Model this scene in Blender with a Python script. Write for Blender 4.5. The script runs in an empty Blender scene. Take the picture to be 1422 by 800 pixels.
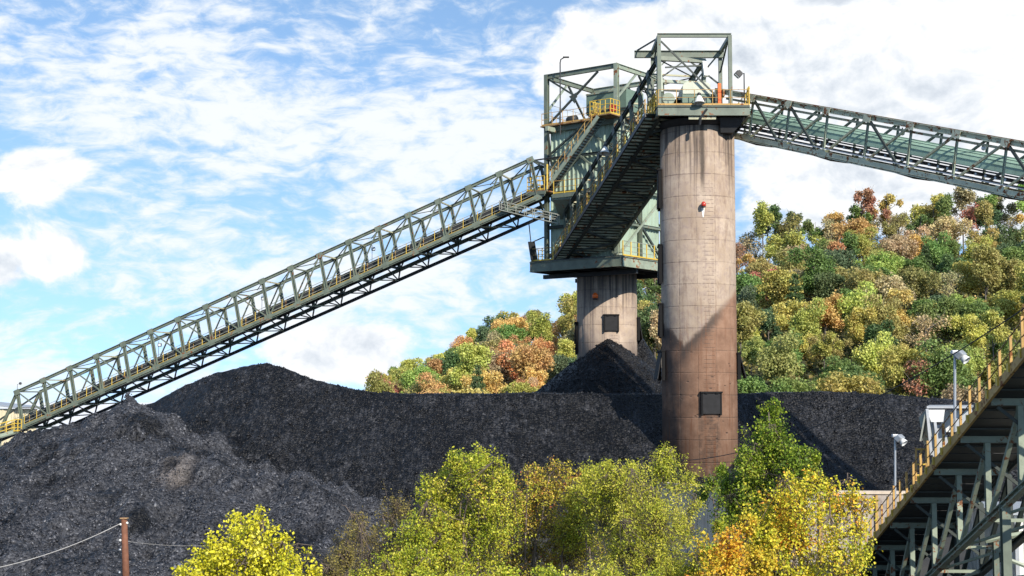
import bpy, math, random
import numpy as np
from mathutils import Vector as V, Matrix, noise

random.seed(7)
S = bpy.context.scene
COL = S.collection
CAMZ, FPX, PITCH = 9.0, 2000.0, math.atan2(155.0, 2000.0)
CP, SP = math.cos(PITCH), math.sin(PITCH)
Z = V((0, 0, 1))


def P(px, py, Y):
    """world point on the ray through photo pixel (px, py) at ground distance Y from the camera"""
    x, y = (px - 711.0) / FPX, (400.0 - py) / FPX
    t = Y / (CP - y * SP)
    return V((x * t, Y, CAMZ + t * (SP + y * CP)))


# ------------------------------------------------------------------ objects
def tag(o, label=None, cat=None, group=None, kind=None):
    if label: o['label'] = label
    if cat: o['category'] = cat
    if group: o['group'] = group
    if kind: o['kind'] = kind
    return o


def empty(name, loc, label, cat, group=None):
    o = bpy.data.objects.new(name, None)
    o.location = loc
    o.empty_display_size = 0.3
    COL.objects.link(o)
    return tag(o, label, cat, group)


def origin(parent):
    while parent is not None and parent.parent is not None:
        parent = parent.parent
    return parent.location.copy() if parent is not None else V((0, 0, 0))


class MB:
    """collects shapes in world coordinates; build() links them as ONE mesh object"""
    def __init__(s):
        s.v, s.f = [], []

    def add(s, vs, fs):
        b = len(s.v)
        s.v += [tuple(p) for p in vs]
        s.f += [tuple(i + b for i in f) for f in fs]
        return s

    def box(s, c, sx, sy, sz, ax=None):
        c = V(c)
        X, Y_, Z_ = ax if ax else (V((1, 0, 0)), V((0, 1, 0)), V((0, 0, 1)))
        vs = [c + X * (i * sx / 2) + Y_ * (j * sy / 2) + Z_ * (k * sz / 2) for i in (-1, 1) for j in (-1, 1) for k in (-1, 1)]
        return s.add(vs, [(0, 1, 3, 2), (4, 6, 7, 5), (0, 4, 5, 1), (2, 3, 7, 6), (0, 2, 6, 4), (1, 5, 7, 3)])

    def axes(s, a, b, up=Z):
        d = (b - a).normalized()
        r = d.cross(up)
        if r.length < 1e-4: r = d.cross(V((1, 0, 0)))
        r.normalize()
        return d, r, r.cross(d).normalized()

    def beam(s, a, b, w, h, up=Z):
        a, b = V(a), V(b)
        d, r, u = s.axes(a, b, up)
        return s.box((a + b) / 2, (b - a).length, w, h, (d, r, u))

    def prof(s, a, b, pts, up=Z):
        a, b = V(a), V(b)
        d, r, u = s.axes(a, b, up)
        n = len(pts)
        vs = [p + r * x + u * y for p in (a, b) for x, y in pts]
        fs = [(i, (i + 1) % n, n + (i + 1) % n, n + i) for i in range(n)]
        return s.add(vs, fs + [tuple(range(n - 1, -1, -1)), tuple(range(n, 2 * n))])

    def ibeam(s, a, b, w, h, up=Z, t=None):
        t = t or 0.16 * w
        x, y, q = w / 2, h / 2, t / 2
        return s.prof(a, b, [(-x, -y), (x, -y), (x, -y + t), (q, -y + t), (q, y - t), (x, y - t), (x, y), (-x, y), (-x, y - t), (-q, y - t), (-q, -y + t), (-x, -y + t)], up)

    def tube(s, pts, r, n=6, r2=None, cap=True):
        pts = [V(p) for p in pts]
        m = len(pts)
        vs = []
        prev = None
        for i, p in enumerate(pts):
            d = (pts[min(i + 1, m - 1)] - pts[max(i - 1, 0)]).normalized()
            if prev is None:
                ref = Z if abs(d.z) < .9 else V((1, 0, 0))
                x = d.cross(ref).normalized()
            else:
                x = (prev - d * prev.dot(d)).normalized()
            prev = x
            y = d.cross(x)
            rr = r if r2 is None else r + (r2 - r) * i / (m - 1)
            vs += [p + x * (rr * math.cos(2 * math.pi * k / n)) + y * (rr * math.sin(2 * math.pi * k / n)) for k in range(n)]
        fs = [(i * n + k, i * n + (k + 1) % n, (i + 1) * n + (k + 1) % n, (i + 1) * n + k) for i in range(m - 1) for k in range(n)]
        if cap:
            fs += [tuple(range(n - 1, -1, -1)), tuple((m - 1) * n + k for k in range(n))]
        return s.add(vs, fs)

    def lathe(s, c, prof, n=24, axis=Z):
        """prof: list of (radius, height along axis)"""
        c = V(c)
        ref = V((1, 0, 0)) if abs(axis.x) < .9 else Z
        x = (ref - axis * ref.dot(axis)).normalized()
        y = axis.cross(x)
        vs = [c + x * (r * math.cos(2 * math.pi * k / n)) + y * (r * math.sin(2 * math.pi * k / n)) + axis * h for r, h in prof for k in range(n)]
        m = len(prof)
        fs = [(i * n + k, i * n + (k + 1) % n, (i + 1) * n + (k + 1) % n, (i + 1) * n + k) for i in range(m - 1) for k in range(n)]
        fs += [tuple(range(n - 1, -1, -1)), tuple((m - 1) * n + k for k in range(n))]
        return s.add(vs, fs)

    def build(s, name, mat, parent=None, smooth=False, bevel=0):
        o0 = origin(parent)
        me = bpy.data.meshes.new(name)
        me.from_pydata([(p[0] - o0.x, p[1] - o0.y, p[2] - o0.z) for p in s.v], [], s.f)
        me.materials.append(mat)
        if smooth:
            for p in me.polygons: p.use_smooth = True
        me.update()
        o = bpy.data.objects.new(name, me)
        COL.objects.link(o)
        o.parent = parent
        if bevel:
            b = o.modifiers.new('bevel', 'BEVEL'); b.width = bevel; b.segments = 2; b.limit_method = 'ANGLE'
        return o


def beam(name, a, b, w, h, mat, parent, up=Z, i=False):
    m = MB()
    (m.ibeam if i else m.beam)(a, b, w, h, up)
    return m.build(name, mat, parent)


def bar(name, pts, r, mat, parent, n=6):
    return MB().tube(pts, r, n).build(name, mat, parent)


def siding(name, a, b, z0, z1, mat, parent, nrm, pitch=.42, dep=.07):
    """corrugated sheet from a to b (ground points), z0..z1, ribs pointing along nrm"""
    a, b = V((a.x, a.y, 0)), V((b.x, b.y, 0))
    L = (b - a).length
    d = (b - a) / L
    n = max(2, int(L / pitch))
    pr = []
    for i in range(n):
        t = i * L / n
        q = L / n
        pr += [(t, 0), (t + q * .55, 0), (t + q * .65, dep), (t + q * .9, dep)]
    pr.append((L, 0))
    # closed thin sheet
    out = [(t, y) for t, y in pr] + [(t, y - .02) for t, y in reversed(pr)]
    k = len(out)
    vs = [a + d * t + nrm * y + Z * z for z in (z0, z1) for t, y in out]
    fs = [(i, (i + 1) % k, k + (i + 1) % k, k + i) for i in range(k)]
    m = len(pr)
    for lay in (0, k):
        fs += [(lay + i, lay + i + 1, lay + k - 2 - i, lay + k - 1 - i) for i in range(m - 1)]
    return MB().add(vs, fs).build(name, mat, parent)


def railing(parent, pts, rail_mat, post_mat, h=1.07, step=1.4, r=.025, pr=.035, mids=1, toe=True, post_sq=False, up=Z):
    """handrail along a polyline: top rail, mid rails, kick plate and posts, all below one part"""
    pts = [V(p) for p in pts]
    top = bar('handrail', [p + up * h for p in pts], r, rail_mat, parent)
    for k in range(mids):
        bar('mid_rail', [p + up * (h * (k + 1) / (mids + 1)) for p in pts], r * .9, rail_mat, top)
    for a, b in zip(pts[:-1], pts[1:]):
        L = (b - a).length
        n = max(1, round(L / step))
        for i in range(n + 1):
            if i == n and b is not pts[-1]: continue
            p = a + (b - a) * (i / n)
            if post_sq:
                beam('rail_post', p - up * .05, p + up * (h + .02), pr * 2, pr * 2, post_mat, top, up=(b - a).normalized())
            else:
                bar('rail_post', [p - up * .02, p + up * (h + .01)], pr, post_mat, top)
        if toe:
            beam('kick_plate', a + up * .07, b + up * .07, .012, .12, post_mat, top)
    return top


# ------------------------------------------------------------------ materials
class NT:
    def __init__(s, tree):
        s.t = tree; s.n = tree.nodes; s.l = tree.links

    def node(s, typ, **kw):
        n = s.n.new(typ)
        for k, v in kw.items():
            setattr(n, k, v)
        return n

    def link(s, a, b):
        s.l.new(a, b)

    def put(s, sock, v):
        if isinstance(v, bpy.types.NodeSocket): s.l.new(v, sock)
        else: sock.default_value = v

    def m(s, op, a, b=0.0, c=0.0, clamp=False):
        n = s.n.new('ShaderNodeMath'); n.operation = op; n.use_clamp = clamp
        s.put(n.inputs[0], a); s.put(n.inputs[1], b); s.put(n.inputs[2], c)
        return n.outputs[0]

    def add(s, a, b): return s.m('ADD', a, b)
    def sub(s, a, b): return s.m('SUBTRACT', a, b)
    def mul(s, a, b): return s.m('MULTIPLY', a, b)

    def step(s, x, lo, hi):
        n = s.n.new('ShaderNodeMapRange'); n.interpolation_type = 'SMOOTHSTEP'
        s.put(n.inputs[0], x); s.put(n.inputs[1], lo); s.put(n.inputs[2], hi)
        n.inputs[3].default_value = 0; n.inputs[4].default_value = 1
        return n.outputs[0]

    def noise(s, vec, scale, detail=4, rough=.55, dist=0.0, color=False):
        n = s.n.new('ShaderNodeTexNoise')
        if vec is not None: s.l.new(vec, n.inputs['Vector'])
        s.put(n.inputs['Scale'], scale); n.inputs['Detail'].default_value = detail
        n.inputs['Roughness'].default_value = rough; n.inputs['Distortion'].default_value = dist
        return n.outputs['Color' if color else 'Fac']

    def mapping(s, vec, sc=(1, 1, 1), loc=(0, 0, 0), rot=(0, 0, 0)):
        n = s.n.new('ShaderNodeMapping')
        s.l.new(vec, n.inputs[0]); n.inputs['Scale'].default_value = sc
        n.inputs['Location'].default_value = loc; n.inputs['Rotation'].default_value = rot
        return n.outputs[0]

    def mix(s, f, a, b, typ='MIX'):
        n = s.n.new('ShaderNodeMix'); n.data_type = 'RGBA'; n.blend_type = typ
        s.put(n.inputs[0], f)
        for i, v in ((6, a), (7, b)):
            if isinstance(v, (tuple, list)): v = (*v[:3], 1)
            s.put(n.inputs[i], v)
        return n.outputs[2]

    def ramp(s, f, stops, interp='LINEAR'):
        n = s.n.new('ShaderNodeValToRGB'); n.color_ramp.interpolation = interp
        e = n.color_ramp.elements
        while len(e) < len(stops): e.new(.5)
        for q, (p, c) in zip(e, stops):
            q.position = p; q.color = (*c[:3], 1)
        s.put(n.inputs[0], f)
        return n.outputs[0]

    def bump(s, h, strength=.5, dist=.05, normal=None):
        n = s.n.new('ShaderNodeBump')
        n.inputs['Strength'].default_value = strength; n.inputs['Distance'].default_value = dist
        s.put(n.inputs['Height'], h)
        if normal is not None: s.l.new(normal, n.inputs['Normal'])
        return n.outputs[0]


def new_mat(name):
    m = bpy.data.materials.new(name); m.use_nodes = True
    m.node_tree.nodes.clear()
    k = NT(m.node_tree)
    out = k.node('ShaderNodeOutputMaterial')
    return m, k, out


def pbsdf(k, out, color, rough=.5, metal=0.0, normal=None, spec=None):
    b = k.node('ShaderNodeBsdfPrincipled')
    if isinstance(color, (tuple, list)): color = (*color[:3], 1)
    k.put(b.inputs['Base Color'], color); k.put(b.inputs['Roughness'], rough); k.put(b.inputs['Metallic'], metal)
    if spec is not None: k.put(b.inputs['Specular IOR Level'], spec)
    if normal is not None: k.link(normal, b.inputs['Normal'])
    k.link(b.outputs[0], out.inputs[0])
    return b


RUST = ((.0, (.055, .02, .01)), (.5, (.19, .065, .02)), (1, (.33, .15, .055)))


def painted(name, base, rust=.25, rough=.5, var=.35, streak=0.0, scale=1.0, grime=.3):
    """weathered paint: mottled tone, rust patches, soot"""
    m, k, out = new_mat(name)
    tc = k.node('ShaderNodeTexCoord').outputs['Object']
    n1 = k.noise(tc, .9 * scale, 6, .6)
    n2 = k.noise(tc, 3.1 * scale, 8, .68, .3)
    n3 = k.noise(k.mapping(tc, (2.6, 2.6, .16)), 1.6, 5, .6)
    dark = tuple(c * (1 - var) for c in base); lite = tuple(min(1, c * (1 + var)) for c in base)
    c = k.ramp(n1, ((.25, dark), (.75, lite)))
    c = k.mix(k.mul(k.step(n3, .52, .75), streak), c, tuple(x * .35 for x in base))
    c = k.mix(k.mul(k.step(k.noise(tc, 1.7 * scale, 7, .7), .5, .72), grime), c, (.03, .03, .03))
    rm = k.step(k.add(n2, k.mul(k.sub(n1, .5), .5)), .74 - rust * .5, .80 - rust * .5)
    c = k.mix(rm, c, k.ramp(k.noise(tc, 7 * scale, 5, .7), RUST))
    nb = k.bump(k.add(n2, k.mul(rm, .4)), .25, .02)
    pbsdf(k, out, c, k.add(rough, k.mul(rm, .3)), 0, nb)
    return m


def plain(name, c, rough=.6, metal=0.0, var=.25, sc=3):
    m, k, out = new_mat(name)
    tc = k.node('ShaderNodeTexCoord').outputs['Object']
    n = k.noise(tc, sc, 6, .62)
    col = k.ramp(n, ((.2, tuple(x * (1 - var) for x in c)), (.8, tuple(min(1, x * (1 + var)) for x in c))))
    pbsdf(k, out, col, rough, metal, k.bump(n, .2, .02))
    return m


M = {}
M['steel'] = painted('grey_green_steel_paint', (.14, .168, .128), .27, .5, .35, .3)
M['steel_lit'] = painted('pale_sunlit_steel_paint', (.27, .315, .24), .33, .5, .3, .2)  # pale paint, also the lighter copy for sunlit members; light in the colour
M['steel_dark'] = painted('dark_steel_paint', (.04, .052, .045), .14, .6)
M['cream'] = painted('faded_cream_steel_paint', (.40, .40, .27), .34, .55, .25, .2)
M['siding'] = painted('pale_green_siding', (.33, .42, .33), .10, .5, .2, .5, .5, .25)
M['hood'] = painted('green_belt_hood', (.27, .40, .32), .06, .45, .2, .35, .7, .2)
M['yellow'] = painted('worn_yellow_paint', (.58, .40, .05), .2, .5, .2)
M['ochre'] = painted('rusty_ochre_paint', (.47, .29, .085), .36, .6, .25)
M['rustdeck'] = painted('rusty_deck_plate', (.30, .2, .1), .5, .7)
M['galv'] = plain('galvanised_steel', (.42, .44, .46), .42, .5, .2)
M['rail'] = painted('dull_grey_rail', (.28, .29, .25), .2, .5)
M['black'] = plain('black_rubber_belt', (.012, .012, .013), .75)
M['black_steel'] = plain('coal_dusted_steel', (.022, .023, .025), .55, 0, .4, 2)
M['white'] = painted('weathered_white_paint', (.72, .72, .68), .06, .45, .12, .15, 1, .15)
M['housing'] = painted('green_housing_paint', (.13, .19, .14), .06, .45, .2)
M['orange'] = plain('orange_paint', (.75, .13, .012), .45, 0, .15)
M['red'] = plain('red_lamp_glass', (.45, .035, .02), .25, 0, .2)
M['glass'] = plain('frosted_lamp_glass', (.62, .65, .66), .2, 0, .1)
M['bark'] = plain('grey_brown_bark', (.13, .10, .08), .85, 0, .45, 9)
M['pole'] = plain('weathered_pole_wood', (.16, .065, .035), .8, 0, .4, 5)
M['wire'] = plain('black_cable', (.02, .02, .022), .6)
M['wire_pale'] = plain('bare_pale_cable', (.4, .39, .37), .5)
# ------------------------------------------------------------------ camera, light, sky
cd = bpy.data.cameras.new('camera'); cam = bpy.data.objects.new('camera', cd); COL.objects.link(cam)
cam.location = (0, 0, CAMZ); cam.rotation_euler = (math.pi / 2 + PITCH, 0, 0)
cd.sensor_width = 36; cd.lens = FPX * 36 / 1422; cd.clip_end = 6000; cd.clip_start = .5
S.camera = cam
S.view_settings.view_transform = 'Standard'
S.view_settings.look = 'None'
S.view_settings.exposure = 0.72
S.view_settings.gamma = 1.0
try: S.cycles.use_denoising = True
except Exception: pass

SUN_AZ, SUN_EL = math.radians(150), math.radians(31)      # azimuth from +Y towards +X
sd = V((math.sin(SUN_AZ) * math.cos(SUN_EL), math.cos(SUN_AZ) * math.cos(SUN_EL), math.sin(SUN_EL)))
ld = bpy.data.lights.new('sun', 'SUN'); ld.energy = 4.0; ld.angle = math.radians(.53); ld.color = (1, .92, .8)
sun = bpy.data.objects.new('sun', ld); COL.objects.link(sun)
sun.rotation_euler = (-sd).to_track_quat('-Z', 'Y').to_euler(); sun.location = (60, 0, 80)

W = bpy.data.worlds.new('World'); S.world = W; W.use_nodes = True
W.node_tree.nodes.clear()
k = NT(W.node_tree)
wo = k.node('ShaderNodeOutputWorld')
sky = k.node('ShaderNodeTexSky', sky_type='NISHITA', sun_disc=False, sun_elevation=SUN_EL, sun_rotation=SUN_AZ, air_density=1.0, dust_density=0, ozone_density=3.5)
bg1 = k.node('ShaderNodeBackground'); bg1.inputs[1].default_value = .13
hs = k.node('ShaderNodeHueSaturation'); hs.inputs['Saturation'].default_value = .95; hs.inputs['Value'].default_value = 1.12
k.link(sky.outputs[0], hs.inputs['Color']); k.link(k.mix(1.0, hs.outputs[0], (.96, 1.0, .95), 'MULTIPLY'), bg1.inputs[0])
tcw = k.node('ShaderNodeTexCoord').outputs['Generated']
lift = k.node('ShaderNodeVectorMath', operation='ADD'); k.link(tcw, lift.inputs[0]); lift.inputs[1].default_value = (0, 0, .22)
lnorm = k.node('ShaderNodeVectorMath', operation='NORMALIZE'); k.link(lift.outputs[0], lnorm.inputs[0]); k.link(lnorm.outputs[0], sky.inputs[0])
sep = k.node('ShaderNodeSeparateXYZ'); k.link(tcw, sep.inputs[0])
az = k.m('ARCTAN2', sep.outputs[0], sep.outputs[1])
el = k.m('ARCSINE', sep.outputs[2])
comb = k.node('ShaderNodeCombineXYZ'); k.link(az, comb.inputs[0]); k.link(el, comb.inputs[1])
ae = comb.outputs[0]
warp = k.noise(k.mapping(ae, (7, 12, 1)), 1, 3, .5, 0, True)
vadd = k.node('ShaderNodeVectorMath', operation='MULTIPLY_ADD'); k.link(warp, vadd.inputs[0]); vadd.inputs[1].default_value = (.05, .03, 0); k.link(ae, vadd.inputs[2])
aew = vadd.outputs[0]


def blob(px, py, rx, ry, a):
    x = k.m('MULTIPLY', k.sub(az, (px - 711) / 2000.0), 2000.0 / rx)
    y = k.m('MULTIPLY', k.sub(el, (555 - py) / 2000.0), 2000.0 / ry)
    r2 = k.add(k.mul(x, x), k.mul(y, y))
    return k.mul(k.m('EXPONENT', k.mul(r2, -1.0)), a)


def total(bl):
    t = None
    for b in bl:
        q = blob(*b); t = q if t is None else k.add(t, q)
    return t


# heaped clouds: where they bank up, then a fractal edge
cum = total([(1180, 30, 420, 75, .62), (980, 100, 170, 60, .50), (860, 80, 80, 45, .42), (770, 120, 60, 45, .38), (1330, 130, 230, 110, .6), (1160, 250, 260, 110, .62),
             (1420, 290, 200, 70, .5), (75, 258, 95, 46, .60), (40, 368, 140, 56, .62), (505, 470, 125, 48, .52), (430, 500, 90, 40, .4), (640, 345, 110, 40, .3), (560, 530, 80, 24, .45),
             (150, 480, 160, 40, .28), (680, 30, 60, 40, -.3), (600, 330, 60, 50, -.15), (700, 410, 60, 40, -.2), (1330, 165, 40, 40, -.12), (1250, 8, 60, 14, -.2)])
fb = k.noise(k.mapping(aew, (1, 1.35, 1)), 15, 12, .60, .2)
fs = k.noise(k.mapping(aew, (1, 1.35, 1), (-.004, -.010, 0)), 15, 8, .58, .2)
dens = k.add(k.sub(fb, .84), cum)
a_c = k.step(dens, .0, .17)
# sheets of small streaky cloudlets
sm = total([(180, 110, 330, 130, .20), (480, 230, 300, 120, .16), (300, 400, 260, 90, .18), (640, 70, 130, 60, .04), (620, 200, 160, 60, .17), (90, 40, 120, 20, -.06), (90, 180, 110, 30, .05),
            (560, 20, 60, 16, .1), (1000, 250, 300, 200, .1), (150, 540, 420, 70, .17), (480, 420, 200, 50, .1), (380, 330, 80, 30, -.08), (640, 330, 90, 30, -.07), (250, 250, 60, 40, -.05), (700, 20, 90, 35, -.14)])
rotm = k.mapping(aew, (1, 3.1, 1), (0, 0, 0), (0, 0, math.radians(-7)))
f2 = k.noise(rotm, 15, 11, .64, .4)
f3 = k.noise(k.mapping(aew, (1, 2.2, 1), (3, 1, 0), (0, 0, math.radians(-14))), 46, 6, .6, .4)
d2 = k.add(k.add(k.mul(k.sub(f2, .585), .85), k.mul(k.sub(f3, .5), .85)), k.add(sm, k.mul(k.sub(k.noise(k.mapping(aew, (1, 2.0, 1), (7, 3, 0)), 5.5, 4, .5), .5), .75)))
a_s = k.mul(k.step(d2, -.12, .28), .90)
shade = k.m('MULTIPLY_ADD', k.sub(fb, fs), 3.6, .80, True)
thick = k.step(dens, .12, .5)
low = k.step(k.noise(k.mapping(aew, (1, 1.9, 1), (5, 2, 0)), 9, 7, .55), .42, .66)
shade = k.sub(shade, k.mul(k.mul(thick, low), .34))
ccol = k.ramp(shade, ((.0, (.55, .61, .70)), (.4, (.76, .81, .87)), (.7, (.93, .95, .98)), (1, (1.0, 1.0, 1.0))))
scol = k.ramp(d2, ((.0, (.80, .88, .96)), (.3, (.94, .96, .98)), (1, (.97, .98, 1))))
cc = k.mix(a_c, scol, ccol)
bg2 = k.node('ShaderNodeBackground'); k.link(cc, bg2.inputs[0]); bg2.inputs[1].default_value = .66
inv = k.mul(k.sub(1.0, a_c), k.sub(1.0, a_s))
up = k.step(sep.outputs[2], -.02, .01)
alpha = k.mul(k.sub(1.0, inv), up)
mx = k.node('ShaderNodeMixShader'); k.link(alpha, mx.inputs[0]); k.link(bg1.outputs[0], mx.inputs[1]); k.link(bg2.outputs[0], mx.inputs[2])
k.link(mx.outputs[0], wo.inputs[0])


# ------------------------------------------------------------------ ground and wooded hill
def lerp_tab(tab, x):
    if x <= tab[0][0]: return tab[0][1]
    for (a, b), (c, d) in zip(tab[:-1], tab[1:]):
        if x <= c: return b + (d - b) * (x - a) / (c - a)
    return tab[-1][1]


def grid_mesh(name, x0, x1, y0, y1, nx, ny, fz, mat, attr=None):
    vs, at = [], []
    for j in range(ny + 1):
        for i in range(nx + 1):
            x = x0 + (x1 - x0) * i / nx; y = y0 + (y1 - y0) * j / ny
            r = fz(x, y)
            if attr: at.append(r[1]); r = r[0]
            vs.append((x, y, r))
    w = nx + 1
    fs = [(j * w + i, j * w + i + 1, (j + 1) * w + i + 1, (j + 1) * w + i) for j in range(ny) for i in range(nx)]
    me = bpy.data.meshes.new(name); me.from_pydata(vs, [], fs); me.materials.append(mat)
    for p in me.polygons: p.use_smooth = True
    if attr:
        for q, an in enumerate(attr):
            a = me.attributes.new(an, 'FLOAT', 'POINT')
            a.data.foreach_set('value', [t[q] for t in at])
    o = bpy.data.objects.new(name, me); COL.objects.link(o)
    return o


m, k, out = new_mat('black_yard_soil')
tc = k.node('ShaderNodeTexCoord').outputs['Object']
n1 = k.noise(tc, .12, 8, .65)
pbsdf(k, out, k.ramp(n1, ((.3, (.02, .02, .021)), (.55, (.045, .042, .036)), (.75, (.06, .065, .03)))), .9, 0, k.bump(k.noise(tc, 3, 6, .7), .6, .1))
M['soil'] = m
m, k, out = new_mat('forest_floor')
tc = k.node('ShaderNodeTexCoord').outputs['Object']
pbsdf(k, out, k.ramp(k.noise(tc, .35, 8, .7), ((.3, (.02, .03, .012)), (.5, (.06, .065, .022)), (.7, (.11, .08, .03)))), .95, 0, k.bump(k.noise(tc, 1.2, 6, .7), 1, .5))
M['forest_floor'] = m

tag(grid_mesh('ground', -3000, 3000, -1500, 4500, 24, 24, lambda x, y: 0.0, M['soil']), 'dark soil of the coal yard', None, None, 'structure')

RIDGE = [(-900, 660), (330, 660), (430, 590), (510, 568), (560, 560), (600, 545), (640, 523), (700, 494), (760, 474), (800, 462), (900, 428), (1030, 396), (1090, 378), (1130, 368), (1250, 362), (1340, 356), (1422, 360), (1600, 350), (1900, 380), (2600, 470)]
YB, YR = 232.0, 420.0


def hill_z(x, y):
    px = 711 + 2000 * x / max(y, 50)
    zr = CAMZ + (555 - lerp_tab(RIDGE, px)) / 2000 * YR
    t = (y - YB) / (YR - YB)
    if t <= 0: return -1.0 + 1.6 * max(-1, t)
    base = -1 + (zr + 1) * (t ** .92 if t <= 1 else 1 - .35 * min(1, (t - 1)) ** 1.5)
    return base + 1.3 * noise.noise((x * .03, y * .03, 2)) * min(1, t * 4)


tag(grid_mesh('wooded_hill_slope', -330, 420, 215, 640, 110, 62, hill_z, M['forest_floor']), 'hillside under the autumn woods', None, None, 'structure')

m, k, out = new_mat('sky_white_ground')
tc = k.node('ShaderNodeTexCoord').outputs['Object']
pbsdf(k, out, k.ramp(k.noise(tc, .05, 8, .7), ((.3, (.66, .66, .66)), (.7, (.8, .8, .8)))), .9)
o = MB().add([(-2999, 150, .004), (-26, 150, .004), (-60, 4499, .004), (-2999, 4499, .004)], [(0, 1, 2, 3)]).build('sky_white_sheet', m)  # added ground sheet, whitened to read as bright hazy sky under the conveyor
tag(o, 'added ground sheet painted white like bright haze beyond the coal', None, None, 'structure')

# ------------------------------------------------------------------ coal
SILO = P(970, 400, 102.6); SILO.z = 0
RS = 2.66
FAR = V((8.42, 127.5, 0))
CREST = [(-75, 2), (-58, 3.2), (-47, 4.0), (-40, 5.3), (-34, 6.9), (-28.3, 8.75), (-26.3, 9.9), (-23.5, 11.0), (-21, 11.6), (-19.2, 11.85), (-17.5, 11.35), (-15.5, 10.5), (-13.2, 9.95), (-10.6, 9.55), (-7, 9.35), (0, 9.45), (14, 9.4), (24, 9.55), (28, 9.35), (33, 8.9), (40, 8), (52, 4), (60, 1)]
CRESTY = [(-75, 116), (-28, 114), (-19, 113), (-12, 110), (-6, 108.5), (14, 108), (30, 108), (60, 106)]
FRONT = [P(-60, 660, 104), P(20, 614, 103), P(110, 589, 104), P(168, 575, 104.5), P(224, 600, 100), P(262, 655, 94), P(330, 668, 91), P(400, 676, 88.5), P(455, 712, 86), P(530, 770, 82)]
# smaller heaps tipped on the dusty slope: top, side slope, reach of the flat top
TIPS = [(P(181, 556, 104.3), .72, .0), (P(196, 571, 102.5), .62, 1.5), (P(135, 604, 99.5), .50, 1.2), (P(160, 622, 96.0), .50, 1.6), (P(243, 636, 93.0), .62, .6), (P(292, 633, 94.0), .52, 1.0),
        (P(352, 660, 89.5), .50, 1.2), (P(415, 668, 88.0), .55, .9), (P(60, 634, 98.0), .45, 1.5), (P(300, 690, 85.0), .42, 1.2), (P(200, 690, 86.0), .40, 1.5), (P(90, 690, 85.5), .40, 1.6), (P(40, 775, 73.0), .34, 2.5), (P(130, 782, 72.0), .34, 2.5), (P(-30, 740, 77), .34, 2.0), (P(230, 790, 72), .34, 2.0)]


def fbm(x, y, sc, oc=4, z=0.0):
    return noise.fractal((x * sc, y * sc, z), 1.0, 2.0, oc, noise_basis='PERLIN_ORIGINAL')


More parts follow.
